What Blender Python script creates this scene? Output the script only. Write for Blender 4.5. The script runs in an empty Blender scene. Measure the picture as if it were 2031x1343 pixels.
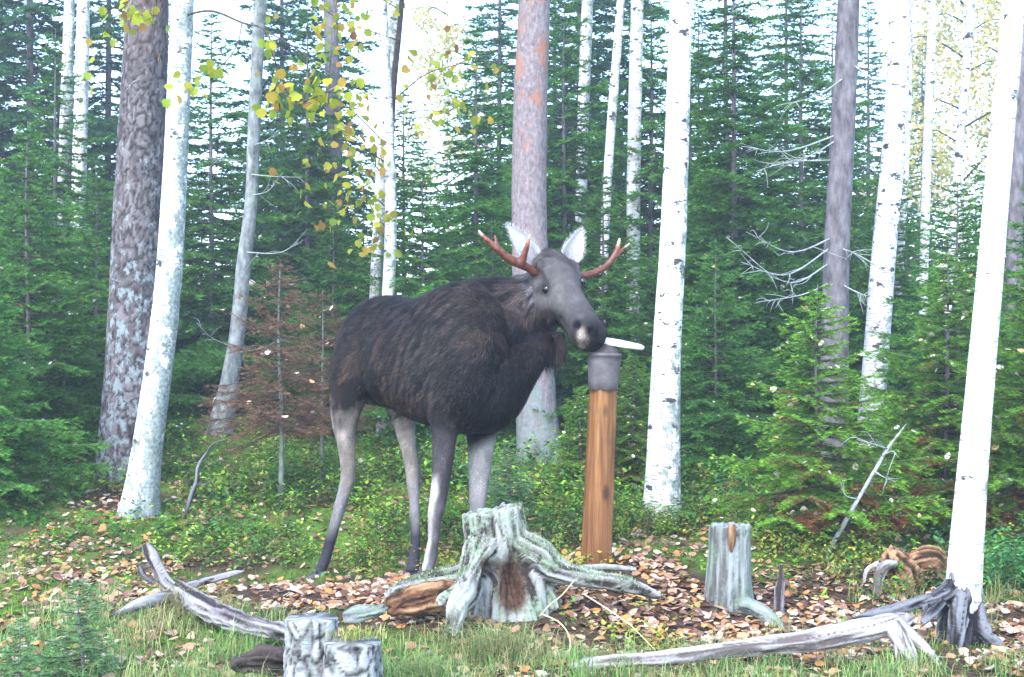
import bpy, math, random
import numpy as np
from mathutils import Vector

# ------------------------------------------------------------------ camera, world, sun, exposure
scene = bpy.context.scene
col = scene.collection
FPX, CX, CY, CAMH = 2392.0, 1015.5, 671.5, 1.4          # focal length in photo pixels, centre, camera height
cam_d = bpy.data.cameras.new('camera')
cam_d.sensor_width = 36.0
cam_d.lens = 36.0 * FPX / 2031.0
cam_d.clip_end = 1000
cam = bpy.data.objects.new('camera', cam_d)
col.objects.link(cam)
cam.location = (0, 0, CAMH)
cam.rotation_euler = (math.radians(90), 0, 0)
scene.camera = cam

SUN_EL, SUN_AZ = math.radians(48), math.radians(205)     # high, hazy sun behind the camera's left shoulder
world = bpy.data.worlds.new('World')
scene.world = world
world.use_nodes = True
wn = world.node_tree
for n in list(wn.nodes):
    wn.nodes.remove(n)
sky = wn.nodes.new('ShaderNodeTexSky')
sky.sky_type = 'NISHITA'
sky.sun_disc = False
sky.sun_elevation = SUN_EL
sky.sun_rotation = SUN_AZ
sky.air_density = 1.0
sky.dust_density = 1.2
sky.ozone_density = 3.0
bg = wn.nodes.new('ShaderNodeBackground')
bg.inputs['Strength'].default_value = 0.15
wo = wn.nodes.new('ShaderNodeOutputWorld')
wn.links.new(sky.outputs[0], bg.inputs[0])
wn.links.new(bg.outputs[0], wo.inputs[0])

sun_d = bpy.data.lights.new('sun', 'SUN')
sun_d.energy = 0.8
sun_d.angle = math.radians(25)
sun_d.color = (0.95, 0.98, 1.0)
sun = bpy.data.objects.new('sun', sun_d)
col.objects.link(sun)
sdir = Vector((math.sin(SUN_AZ) * math.cos(SUN_EL), math.cos(SUN_AZ) * math.cos(SUN_EL), math.sin(SUN_EL)))
sun.rotation_euler = sdir.to_track_quat('Z', 'Y').to_euler()
sun.location = (-3, -5, 14)

vs = scene.view_settings
vs.view_transform = 'Standard'
vs.look = 'None'
vs.gamma = 1.0
vs.exposure = 2.75
scene.cycles.use_denoising = True
scene.cycles.max_bounces = 8
scene.cycles.volume_bounces = 0
scene.cycles.sample_clamp_indirect = 8

random.seed(7)
rng = np.random.default_rng(7)


# ------------------------------------------------------------------ helpers
def P(px, py, D):
    """a point seen at photo pixel (px, py), D metres in front of the camera"""
    return np.array([(px - CX) * D / FPX, D, CAMH - (py - CY) * D / FPX])


def hash3(ix, iy, iz, seed=0):
    h = (ix.astype(np.int64) * 374761393 + iy.astype(np.int64) * 668265263 + iz.astype(np.int64) * 2147483647 + seed * 1274126177) & 0x7fffffff
    h = ((h ^ (h >> 13)) * 1274126177) & 0x7fffffff
    h = (h ^ (h >> 16)) & 0xffffff
    return h / float(0xffffff)


def vnoise(p, seed=0):
    p = np.asarray(p, float)
    i = np.floor(p).astype(np.int64)
    f = p - i
    f = f * f * (3 - 2 * f)
    r = 0
    for a in (0, 1):
        for b in (0, 1):
            for c in (0, 1):
                w = (f[:, 0] if a else 1 - f[:, 0]) * (f[:, 1] if b else 1 - f[:, 1]) * (f[:, 2] if c else 1 - f[:, 2])
                r = r + w * hash3(i[:, 0] + a, i[:, 1] + b, i[:, 2] + c, seed)
    return r


def fbm(p, octv=4, seed=0):
    p = np.asarray(p, float)
    r, a, t = 0, 1.0, 0
    for k in range(octv):
        r = r + a * vnoise(p * 2 ** k, seed + k)
        t += a
        a *= 0.5
    return r / t


def voro(p, seed=0):
    """distance to first and second nearest jittered grid point"""
    i = np.floor(p).astype(np.int64)
    d1 = np.full(len(p), 9.0)
    d2 = np.full(len(p), 9.0)
    cid = np.zeros(len(p))
    for a in (-1, 0, 1):
        for b in (-1, 0, 1):
            for c in (-1, 0, 1):
                q = i + np.array([a, b, c])
                j = np.stack([hash3(q[:, 0], q[:, 1], q[:, 2], seed + k) for k in (11, 12, 13)], 1)
                d = np.linalg.norm(q + j - p, axis=1)
                n = d < d1
                d2 = np.where(n, d1, np.minimum(d2, d))
                cid = np.where(n, j[:, 0], cid)
                d1 = np.minimum(d1, d)
    return d1, d2, cid


def mesh_np(name, V, faces, mat=None, smooth=True, colors=None):
    """faces: one (M,k) array or a list of them"""
    if not isinstance(faces, list):
        faces = [faces]
    V = np.asarray(V, np.float32)
    me = bpy.data.meshes.new(name)
    me.vertices.add(len(V))
    me.vertices.foreach_set('co', V.ravel())
    loops = np.concatenate([np.asarray(f, np.int32).ravel() for f in faces])
    tot = np.concatenate([np.full(len(f), np.asarray(f).shape[1], np.int32) for f in faces])
    start = np.concatenate([[0], np.cumsum(tot)[:-1]]).astype(np.int32)
    me.loops.add(len(loops))
    me.loops.foreach_set('vertex_index', loops)
    me.polygons.add(len(tot))
    me.polygons.foreach_set('loop_start', start)
    me.polygons.foreach_set('loop_total', tot)
    me.update(calc_edges=True)
    if smooth:
        me.polygons.foreach_set('use_smooth', np.ones(len(tot), bool))
    if colors:
        for an, arr in colors.items():
            arr = np.asarray(arr, np.float32)
            if arr.ndim == 1:
                at = me.attributes.new(an, 'FLOAT', 'POINT')
                at.data.foreach_set('value', arr)
            else:
                at = me.attributes.new(an, 'FLOAT_COLOR', 'POINT')
                if arr.shape[1] == 3:
                    arr = np.hstack([arr, np.ones((len(arr), 1), np.float32)])
                at.data.foreach_set('color', arr.astype(np.float32).ravel())
    if mat:
        me.materials.append(mat)
    me.validate()
    return me


def link(name, me, parent=None):
    o = bpy.data.objects.new(name, me)
    col.objects.link(o)
    if parent is not None:
        o.parent = parent
    return o


def obj(name, V, faces, mat, parent=None, smooth=True, colors=None):
    """mesh from world coordinates; a child's coordinates are taken relative to its parent"""
    V = np.asarray(V, float)
    p, off = parent, np.zeros(3)
    while p is not None:
        off = off + np.array(p.location)
        p = p.parent
    return link(name, mesh_np(name, V - off, faces, mat, smooth, colors), parent)


def tag(o, label=None, cat=None, group=None, kind=None):
    if label:
        o['label'] = label
    if cat:
        o['category'] = cat
    if group:
        o['group'] = group
    if kind:
        o['kind'] = kind
    return o


def thing(name, loc, label, cat, group=None, rz=0.0, sc=1.0):
    o = bpy.data.objects.new(name, None)
    o.empty_display_size = 0.1
    col.objects.link(o)
    o.location = loc
    o.rotation_euler = (0, 0, rz)
    o.scale = (sc, sc, sc)
    return tag(o, label, cat, group)


class Geo:
    """collects vertices and triangles / quads"""
    def __init__(s):
        s.V, s.T, s.Q, s.C, s.n = [], [], [], [], 0

    def add(s, V, T=None, Q=None, C=None):
        V = np.asarray(V, float)
        s.V.append(V)
        if T is not None and len(T):
            s.T.append(np.asarray(T) + s.n)
        if Q is not None and len(Q):
            s.Q.append(np.asarray(Q) + s.n)
        if C is not None:
            s.C.append(np.broadcast_to(np.asarray(C, float), (len(V), 3)))
        s.n += len(V)

    def get(s):
        V = np.concatenate(s.V)
        F = []
        if s.T:
            F.append(np.concatenate(s.T))
        if s.Q:
            F.append(np.concatenate(s.Q))
        return V, F, (np.concatenate(s.C) if s.C else None)


def catmull(pts, n):
    pts = np.asarray(pts, float)
    if len(pts) == 2:
        t = np.linspace(0, 1, n)[:, None]
        return pts[0] * (1 - t) + pts[1] * t
    p = np.vstack([2 * pts[0] - pts[1], pts, 2 * pts[-1] - pts[-2]])
    m = len(pts) - 1
    t = np.linspace(0, m, n)
    i = np.minimum(t.astype(int), m - 1)
    f = (t - i)[:, None]
    a, b, c, d = p[i], p[i + 1], p[i + 2], p[i + 3]
    return 0.5 * (2 * b + (c - a) * f + (2 * a - 5 * b + 4 * c - d) * f ** 2 + (3 * b - a - 3 * c + d) * f ** 3)


def tube(pts, rad, n=12, rings=None, noise=0.0, seed=0, cap=True, flat=None):
    """smooth tapered tube; rad: radius per point or (ra, rb); returns V, T, Q"""
    pts = np.asarray(pts, float)
    rad = np.asarray(rad, float)
    if rad.ndim == 1:
        rad = np.stack([rad, rad], 1)
    if rings is None:
        rings = max(4, len(pts) * 4)
    data = catmull(np.hstack([pts, rad]), rings)
    C, R = data[:, :3], np.maximum(data[:, 3:], 0.0008)
    Tn = np.gradient(C, axis=0)
    Tn /= np.linalg.norm(Tn, axis=1)[:, None] + 1e-9
    ref = np.array([0, 1.0, 0]) if flat is None else np.asarray(flat, float)
    if flat is None and np.mean(np.abs(Tn @ ref)) > 0.85:
        ref = np.array([1.0, 0, 0])
    A = np.cross(Tn, ref)
    A /= np.linalg.norm(A, axis=1)[:, None] + 1e-9
    B = np.cross(Tn, A)
    th = np.linspace(0, 2 * math.pi, n, endpoint=False)
    V = C[:, None, :] + A[:, None, :] * (np.cos(th)[None, :, None] * R[:, 0][:, None, None]) + B[:, None, :] * (np.sin(th)[None, :, None] * R[:, 1][:, None, None])
    if noise:
        q = V.reshape(-1, 3)
        k = (fbm(q * 9 + seed * 3.1, 3, seed) - 0.5) * 2 * noise
        ctr = np.repeat(C, n, 0)
        d = q - ctr
        V = (ctr + d * (1 + k[:, None])).reshape(V.shape)
    V = V.reshape(-1, 3)
    i = np.arange(rings - 1)[:, None] * n
    j = np.arange(n)[None, :]
    Q = np.stack([i + j, i + (j + 1) % n, i + n + (j + 1) % n, i + n + j], -1).reshape(-1, 4)
    T = None
    if cap:
        V = np.vstack([V, C[0], C[-1]])
        a, b = len(V) - 2, len(V) - 1
        j = np.arange(n)
        l = (rings - 1) * n
        T = np.vstack([np.stack([np.full(n, a), (j + 1) % n, j], 1), np.stack([np.full(n, b), l + j, l + (j + 1) % n], 1)])
    return V, T, Q


def loft(rings_pts):
    """closed skin over a list of equal point rings"""
    R = np.asarray(rings_pts, float)
    m, n = R.shape[:2]
    V = R.reshape(-1, 3)
    i = np.arange(m - 1)[:, None] * n
    j = np.arange(n)[None, :]
    Q = np.stack([i + j, i + (j + 1) % n, i + n + (j + 1) % n, i + n + j], -1).reshape(-1, 4)
    V = np.vstack([V, R[0].mean(0), R[-1].mean(0)])
    a, b = len(V) - 2, len(V) - 1
    j = np.arange(n)
    l = (m - 1) * n
    T = np.vstack([np.stack([np.full(n, a), (j + 1) % n, j], 1), np.stack([np.full(n, b), l + j, l + (j + 1) % n], 1)])
    return V, T, Q


def union(parts, voxel, smooth=4, factor=0.5):
    """melts overlapping closed pieces into one continuous skin; returns V, F, N"""
    g = Geo()
    for (V, T, Q) in parts:
        g.add(V, T, Q)
    V, F, _ = g.get()
    o = link('melt', mesh_np('melt', V, F))
    m = o.modifiers.new('r', 'REMESH')
    m.mode = 'VOXEL'
    m.voxel_size = voxel
    if smooth:
        s = o.modifiers.new('s', 'SMOOTH')
        s.iterations = smooth
        s.factor = factor
    dg = bpy.context.evaluated_depsgraph_get()
    e = o.evaluated_get(dg)
    me = e.to_mesh()
    nv, nf = len(me.vertices), len(me.polygons)
    VV = np.zeros(nv * 3, np.float32)
    me.vertices.foreach_get('co', VV)
    NN = np.zeros(nv * 3, np.float32)
    me.vertices.foreach_get('normal', NN)
    me.calc_loop_triangles()
    T = np.zeros(len(me.loop_triangles) * 3, np.int32)
    me.loop_triangles.foreach_get('vertices', T)
    e.to_mesh_clear()
    d = o.data
    bpy.data.objects.remove(o)
    bpy.data.meshes.remove(d)
    return VV.reshape(-1, 3).astype(float), T.reshape(-1, 3), NN.reshape(-1, 3).astype(float)


def seg_dist(p, pts, rad):
    """distance from points to a tapered polyline's surface (negative inside) and nearest parameter"""
    best = np.full(len(p), 9.0)
    for k in range(len(pts) - 1):
        a, b = np.asarray(pts[k], float), np.asarray(pts[k + 1], float)
        ab = b - a
        t = np.clip(((p - a) @ ab) / (ab @ ab), 0, 1)
        d = np.linalg.norm(p - (a + t[:, None] * ab), axis=1) - (rad[k] * (1 - t) + rad[k + 1] * t)
        best = np.minimum(best, d)
    return best


# ------------------------------------------------------------------ materials
class NT:
    def __init__(s, name):
        s.m = bpy.data.materials.new(name)
        s.m.use_nodes = True
        s.t = s.m.node_tree
        s.b = s.t.nodes['Principled BSDF']

    def n(s, kind, **kw):
        nd = s.t.nodes.new(kind)
        for k, v in kw.items():
            if k in nd.inputs:
                nd.inputs[k].default_value = v
            else:
                setattr(nd, k, v)
        return nd

    def l(s, a, b):
        s.t.links.new(a, b)

    def coord(s, scale, kind='Object'):
        c = s.n('ShaderNodeTexCoord')
        m = s.n('ShaderNodeMapping')
        m.inputs['Scale'].default_value = scale
        s.l(c.outputs[kind], m.inputs[0])
        return m.outputs[0]

    def noise(s, vec, scale, detail=4, rough=0.6):
        t = s.n('ShaderNodeTexNoise')
        t.inputs['Scale'].default_value = scale
        t.inputs['Detail'].default_value = detail
        t.inputs['Roughness'].default_value = rough
        s.l(vec, t.inputs['Vector'])
        return t.outputs['Fac']

    def ramp(s, fac, stops):
        r = s.n('ShaderNodeValToRGB')
        e = r.color_ramp.elements
        while len(e) < len(stops):
            e.new(0.5)
        for i, (p, c) in enumerate(stops):
            e[i].position = p
            e[i].color = (*c, 1) if len(c) == 3 else c
        s.l(fac, r.inputs[0])
        return r.outputs[0]

    def step(s, fac, a, b):
        r = s.n('ShaderNodeMapRange')
        r.interpolation_type = 'SMOOTHSTEP'
        r.inputs['From Min'].default_value = a
        r.inputs['From Max'].default_value = b
        s.l(fac, r.inputs['Value'])
        return r.outputs[0]

    def mix(s, f, a, b, mode='MIX'):
        m = s.n('ShaderNodeMix', data_type='RGBA', blend_type=mode)
        for sock, v in ((m.inputs[0], f), (m.inputs[6], a), (m.inputs[7], b)):
            if isinstance(v, (int, float)):
                sock.default_value = v
            elif isinstance(v, tuple):
                sock.default_value = (*v, 1)
            else:
                s.l(v, sock)
        return m.outputs[2]

    def math(s, op, a, b=0.0):
        m = s.n('ShaderNodeMath', operation=op)
        for sock, v in ((m.inputs[0], a), (m.inputs[1], b)):
            if isinstance(v, (int, float)):
                sock.default_value = v
            else:
                s.l(v, sock)
        return m.outputs[0]

    def attr(s, name, out='Fac'):
        a = s.n('ShaderNodeAttribute', attribute_name=name)
        return a.outputs[out]

    def bump(s, h, strength=0.4, dist=0.01):
        b = s.n('ShaderNodeBump')
        b.inputs['Strength'].default_value = strength
        b.inputs['Distance'].default_value = dist
        s.l(h, b.inputs['Height'])
        s.l(b.outputs[0], s.b.inputs['Normal'])

    def done(s, c, rough=0.8, spec=0.3, trans=0.0):
        if isinstance(c, tuple):
            s.b.inputs['Base Color'].default_value = (*c, 1)
        else:
            s.l(c, s.b.inputs['Base Color'])
        s.b.inputs['Roughness'].default_value = rough
        s.b.inputs['Specular IOR Level'].default_value = spec
        if trans:
            tr = s.n('ShaderNodeBsdfTranslucent')
            if isinstance(c, tuple):
                tr.inputs[0].default_value = (*c, 1)
            else:
                s.l(c, tr.inputs[0])
            mx = s.n('ShaderNodeMixShader')
            mx.inputs[0].default_value = trans
            out = s.t.nodes['Material Output']
            s.l(s.b.outputs[0], mx.inputs[1])
            s.l(tr.outputs[0], mx.inputs[2])
            s.l(mx.outputs[0], out.inputs[0])
        return s.m


def mat_birch(name, lichen, patch, dark_base=0.35):
    k = NT(name)
    info = k.n('ShaderNodeObjectInfo')
    c = k.n('ShaderNodeTexCoord')
    off = k.n('ShaderNodeVectorMath', operation='SCALE')
    k.l(info.outputs['Location'], off.inputs[0])
    off.inputs['Scale'].default_value = 1.7
    ad = k.n('ShaderNodeVectorMath', operation='ADD')
    k.l(c.outputs['Object'], ad.inputs[0])
    k.l(off.outputs[0], ad.inputs[1])

    def mp(scale):
        m = k.n('ShaderNodeMapping')
        m.inputs['Scale'].default_value = scale
        k.l(ad.outputs[0], m.inputs[0])
        return m.outputs[0]
    base = k.ramp(k.noise(mp((1, 1, 2.5)), 5, 4), [(0.3, (0.46, 0.43, 0.42)), (0.5, (0.66, 0.64, 0.63)), (0.7, (0.76, 0.75, 0.74))])
    streak = k.noise(mp((6, 6, 60)), 1.6, 3)
    base = k.mix(k.math('MULTIPLY', k.step(streak, 0.555, 0.62), 0.8), base, (0.20, 0.175, 0.17))
    blot = k.noise(mp((5.5, 5.5, 11)), 1.0, 5, 0.65)
    base = k.mix(k.step(blot, patch, patch + 0.05), base, (0.045, 0.042, 0.045))
    ln = k.noise(mp((1, 1, 0.7)), 11, 5, 0.7)
    g = k.n('ShaderNodeNewGeometry')
    sx = k.n('ShaderNodeSeparateXYZ')
    k.l(g.outputs['Normal'], sx.inputs[0])
    side = k.math('ADD', ln, k.math('MULTIPLY', sx.outputs[0], 0.10))
    lo = k.step(k.attr('h'), 2.2, 0.2)
    side = k.math('ADD', side, k.math('MULTIPLY', lo, 0.07))
    lcol = k.ramp(k.noise(mp((1, 1, 1)), 40, 3), [(0.35, (0.07, 0.09, 0.08)), (0.65, (0.28, 0.34, 0.31))])
    base = k.mix(k.math('MULTIPLY', k.step(side, lichen, lichen + 0.08), 0.85), base, lcol)
    rough_low = k.step(k.math('ADD', k.attr('h'), k.math('MULTIPLY', ln, 0.35)), dark_base + 0.28, dark_base)
    base = k.mix(rough_low, base, k.ramp(ln, [(0.38, (0.02, 0.02, 0.024)), (0.6, (0.13, 0.13, 0.14)), (0.7, (0.45, 0.45, 0.45))]))
    k.bump(k.math('ADD', streak, ln), 0.5, 0.008)
    return k.done(base, 0.75, 0.25)


def mat_simple(name, stops, scale, nscale=6, rough=0.8, spec=0.2, bump=0.3, trans=0.0, detail=5, bd=0.008):
    k = NT(name)
    f = k.noise(k.coord(scale), nscale, detail)
    c = k.ramp(f, stops)
    if bump:
        k.bump(f, bump, bd)
    return k.done(c, rough, spec, trans)


def mat_col(name, rough=0.75, spec=0.2, trans=0.0, attr='col', mott=0.25, mscale=60):
    """colour carried by the piece itself, broken up with a little mottling"""
    k = NT(name)
    a = k.attr(attr, 'Color')
    f = k.noise(k.coord((1, 1, 1)), mscale, 3)
    v = k.math('ADD', k.math('MULTIPLY', f, mott * 2), 1 - mott)
    cc = k.n('ShaderNodeCombineColor')
    for q in range(3):
        k.l(v, cc.inputs[q])
    return k.done(k.mix(1.0, a, cc.outputs[0], 'MULTIPLY'), rough, spec, trans)


def mat_rand(name, stops, rough=0.7, spec=0.2, trans=0.3):
    """leaf colour picked per object"""
    k = NT(name)
    i = k.n('ShaderNodeObjectInfo')
    c = k.ramp(i.outputs['Random'], stops)
    f = k.noise(k.coord((1, 1, 1)), 70, 3)
    c = k.mix(k.step(f, 0.55, 0.75), c, k.mix(0.5, c, (0.12, 0.06, 0.02)))
    return k.done(c, rough, spec, trans)


def mat_needles(name, dark, light, brown=None, browncut=0.62):
    k = NT(name)
    tip = k.attr('tip')
    info = k.n('ShaderNodeObjectInfo')
    f = k.noise(k.coord((1, 1, 1)), 2.2, 3)
    t = k.math('ADD', k.math('MULTIPLY', tip, 0.75), k.math('MULTIPLY', k.math('SUBTRACT', f, 0.5), 0.9))
    c = k.ramp(t, [(0.0, dark), (0.85, light)])
    hsv = k.n('ShaderNodeHueSaturation')
    k.l(c, hsv.inputs['Color'])
    k.l(k.math('ADD', k.math('MULTIPLY', info.outputs['Random'], 0.4), 0.8), hsv.inputs['Value'])
    c = hsv.outputs[0]
    if brown:
        f2 = k.math('ADD', k.noise(k.coord((1, 1, 1)), 3.5, 2), k.math('MULTIPLY', k.attr('low'), 0.28))
        c = k.mix(k.step(f2, browncut, browncut + 0.1), c, brown)
    return k.done(c, 0.65, 0.12, 0.3)


M = {}
M['birch_clean'] = mat_birch('birch_bark_white', 0.66, 0.62, 0.22)
M['birch_lichen'] = mat_birch('birch_bark_lichen', 0.50, 0.58, 0.0)
M['birch_spot'] = mat_birch('birch_bark_spotted', 0.585, 0.575, 0.0)
k = NT('birch_bark_stump')
pl = k.attr('plate')
fo1 = k.noise(k.coord((1, 1, 2.5)), 26, 5, 0.7)
fo2 = k.noise(k.coord((1, 1, 1)), 8, 5, 0.65)
co = k.ramp(k.math('ADD', k.math('MULTIPLY', pl, 0.8), k.math('MULTIPLY', fo1, 0.5)), [(0.25, (0.02, 0.018, 0.018)), (0.5, (0.15, 0.15, 0.145)), (0.85, (0.33, 0.33, 0.325))])
co = k.mix(k.math('MULTIPLY', k.step(fo2, 0.54, 0.66), 0.7), co, k.ramp(fo1, [(0.35, (0.05, 0.06, 0.05)), (0.65, (0.26, 0.33, 0.30))]))
co = k.mix(k.math('MULTIPLY', k.step(fo2, 0.42, 0.34), 0.8), co, (0.06, 0.04, 0.03))
k.bump(fo1, 0.8, 0.012)
M['birch_old'] = k.done(co, 0.85, 0.15)

k = NT('pine_bark')
pl = k.attr('plate')
f = k.noise(k.coord((1, 1, 0.6)), 30, 5, 0.7)
c1 = k.ramp(k.math('ADD', k.math('MULTIPLY', pl, 0.6), k.math('MULTIPLY', f, 0.5)), [(0.25, (0.02, 0.016, 0.017)), (0.5, (0.085, 0.07, 0.072)), (0.78, (0.18, 0.16, 0.165))])
lich = k.noise(k.coord((1, 1, 0.7)), 16, 5, 0.7)
lowm = k.math('ADD', lich, k.math('MULTIPLY', k.step(k.attr('h'), 3.4, 0.2), 0.12))
c1 = k.mix(k.math('MULTIPLY', k.step(lowm, 0.60, 0.70), 0.75), c1, (0.24, 0.30, 0.31))
og = k.step(k.math('ADD', k.attr('h'), k.math('MULTIPLY', lich, 2.0)), 4.2, 5.6)
c1 = k.mix(k.math('MULTIPLY', og, 0.22), c1, (0.22, 0.085, 0.05))
k.bump(f, 0.6, 0.008)
M['pine'] = k.done(c1, 0.85, 0.2)

k = NT('pine_bark_upper')
f = k.noise(k.coord((1, 1, 0.5)), 34, 5, 0.7)
c1 = k.ramp(f, [(0.3, (0.10, 0.075, 0.08)), (0.5, (0.20, 0.16, 0.165)), (0.7, (0.29, 0.25, 0.26))])
pt = k.noise(k.coord((1, 1, 0.55)), 5.5, 4, 0.65)
hi = k.math('ADD', pt, k.math('MULTIPLY', k.step(k.attr('h'), 1.6, 4.0), 0.12))
c1 = k.mix(k.math('MULTIPLY', k.step(hi, 0.60, 0.74), 0.8), c1, (0.36, 0.13, 0.06))
lo = k.math('ADD', pt, k.math('MULTIPLY', k.step(k.attr('h'), 1.5, 0.1), 0.25))
c1 = k.mix(k.math('MULTIPLY', k.step(lo, 0.58, 0.72), 0.6), c1, (0.17, 0.23, 0.21))
k.bump(f, 0.6, 0.01)
M['pine_upper'] = k.done(c1, 0.85, 0.2)

M['spruce_bark'] = mat_simple('spruce_bark', [(0.3, (0.06, 0.05, 0.055)), (0.55, (0.15, 0.13, 0.14)), (0.75, (0.22, 0.21, 0.22))], (1, 1, 0.4), 18, bump=0.6)
M['grey_bark'] = mat_simple('grey_bark', [(0.3, (0.07, 0.07, 0.07)), (0.5, (0.18, 0.19, 0.185)), (0.7, (0.30, 0.33, 0.31))], (1, 1, 0.5), 16, bump=0.4)
M['twig'] = mat_simple('twig_bark', [(0.3, (0.03, 0.022, 0.018)), (0.7, (0.10, 0.075, 0.06))], (1, 1, 1), 20, bump=0)
M['dead_twig'] = mat_simple('dead_twig', [(0.3, (0.16, 0.16, 0.15)), (0.7, (0.42, 0.46, 0.43))], (1, 1, 1), 26, bump=0)
M['needle_near'] = mat_needles('spruce_needles_young', (0.04, 0.115, 0.016), (0.20, 0.41, 0.04), (0.20, 0.08, 0.035), 0.64)
M['needle_seedling'] = mat_needles('spruce_needles_seedling', (0.12, 0.28, 0.09), (0.30, 0.52, 0.22))
M['needle'] = mat_needles('spruce_needles', (0.022, 0.085, 0.022), (0.13, 0.33, 0.05))
M['needle_far'] = mat_needles('spruce_needles_old', (0.018, 0.065, 0.032), (0.075, 0.21, 0.065))
M['needle_brown'] = mat_needles('dead_needles', (0.09, 0.05, 0.03), (0.30, 0.16, 0.09))
M['lichen_stem'] = mat_simple('lichen_stem', [(0.3, (0.07, 0.075, 0.065)), (0.7, (0.22, 0.26, 0.22))], (1, 1, 0.6), 20, bump=0.4)
M['leaf_litter'] = mat_col('fallen_leaf', 0.6, 0.3, 0.15, mott=0.3)
M['leaf_yellow'] = mat_rand('yellow_leaf', [(0.0, (0.24, 0.34, 0.03)), (0.35, (0.36, 0.40, 0.03)), (0.7, (0.46, 0.38, 0.03)), (0.88, (0.42, 0.25, 0.04)), (1.0, (0.26, 0.11, 0.04))], trans=0.45)
M['leaf_yellow_far'] = mat_col('yellow_leaf_mass', 0.6, 0.25, 0.45)
M['green'] = mat_col('green_leaf', 0.6, 0.12, 0.35, mott=0.2)
M['fur'] = mat_col('moose_coat', 0.7, 0.08, 0.0, mott=0.2, mscale=26)
M['fur_strand'] = mat_col('moose_fur', 0.55, 0.12, 0.0, mott=0.25, mscale=14)


# ------------------------------------------------------------------ ground
def base_h(y):
    return np.interp(y, [0, 9, 13, 20, 40], [0, 0.02, 0.34, 0.65, 0.9])


CTRL = [(630, 1147, 7.85), (815, 1142, 7.55), (845, 1143, 6.9), (958, 1140, 7.1), (1180, 1112, 6.8), (985, 1215, 6.0),
        (1445, 1195, 6.5), (1910, 1272, 5.6), (1312, 1042, 8.5), (275, 1015, 9.0), (240, 945, 10.2), (1065, 912, 12.0),
        (435, 848, 13.0), (100, 1100, 7.8), (40, 890, 10.4), (1700, 1150, 7.2), (1950, 1060, 8.6), (300, 1215, 6.1),
        (1200, 1200, 6.2), (720, 1220, 6.1), (1600, 1000, 9.6), (700, 1000, 9.4)]
cp = np.array([P(*c) for c in CTRL] + [(-2.2, 4.8, 0), (0, 4.8, -0.02), (2.2, 4.8, 0), (0, 3, 0), (-4, 6.5, 0.12), (4, 6.5, 0.05), (4.5, 10, 0.2)])
KS = 0.95
_d2 = ((cp[:, None, :2] - cp[None, :, :2]) ** 2).sum(-1)
_w = np.linalg.solve(np.exp(-_d2 / (2 * KS * KS)) + 0.02 * np.eye(len(cp)), cp[:, 2] - base_h(cp[:, 1]))


def gz(x, y):
    x = np.atleast_1d(np.asarray(x, float))
    y = np.atleast_1d(np.asarray(y, float))
    d2 = (x[:, None] - cp[None, :, 0]) ** 2 + (y[:, None] - cp[None, :, 1]) ** 2
    z = base_h(y) + np.exp(-d2 / (2 * KS * KS)) @ _w
    q = np.stack([x, y, np.zeros_like(x)], 1)
    z = z + (fbm(q * 2.6, 3, 5) - 0.5) * 0.10 * (1 - 0.55 * litter(x, y)) + (fbm(q * 0.5, 2, 9) - 0.5) * 0.12 * np.clip((y - 9) / 6, 0, 1)
    return z


def litter(x, y):
    """0 moss and shrubs .. 1 trampled, leaf-strewn soil"""
    x = np.atleast_1d(np.asarray(x, float))
    y = np.atleast_1d(np.asarray(y, float))
    r = np.zeros_like(x)
    for (px, py, sx, sy, a) in LIT:
        r = np.maximum(r, a * np.exp(-((x - px) / sx) ** 2 - ((y - py) / sy) ** 2))
    q = np.stack([x * 1.6, y * 1.6, np.zeros_like(x)], 1)
    return np.clip(r * 1.25 - 0.25 + (fbm(q, 3, 21) - 0.5) * 0.9, 0, 1)


LIT = [(-2.4, 7.6, 1.1, 0.9, 0.42), (-2.0, 6.4, 0.8, 0.5, 0.45), (-2.9, 9.4, 1.0, 0.5, 0.35), (0.62, 5.55, 0.45, 0.4, 1.15), (0.2, 5.9, 0.3, 0.25, 0.9), (-0.7, 7.0, 0.8, 0.75, 1.15), (-0.1, 6.4, 0.8, 0.8, 1.1), (0.55, 6.2, 0.8, 0.9, 1.1), (1.5, 6.2, 0.9, 0.9, 1.05), (2.4, 6.0, 0.9, 0.6, 1.0),
       (-1.3, 6.5, 0.5, 0.5, 0.95), (0.4, 5.4, 0.7, 0.5, 0.9), (1.9, 7.0, 0.7, 0.5, 0.8), (2.2, 5.2, 0.8, 0.4, 0.8)]


def g1(x, y):
    return float(gz([x], [y])[0])


def axis(lo, hi, step, far_lo, far_hi):
    m = list(np.arange(lo, hi + 1e-6, step))
    s, v, left = step, lo, []
    while v > far_lo:
        s *= 1.25
        v -= s
        left.append(v)
    s, v, right = step, hi, []
    while v < far_hi:
        s *= 1.25
        v += s
        right.append(v)
    return np.array(left[::-1] + m + right)


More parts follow.
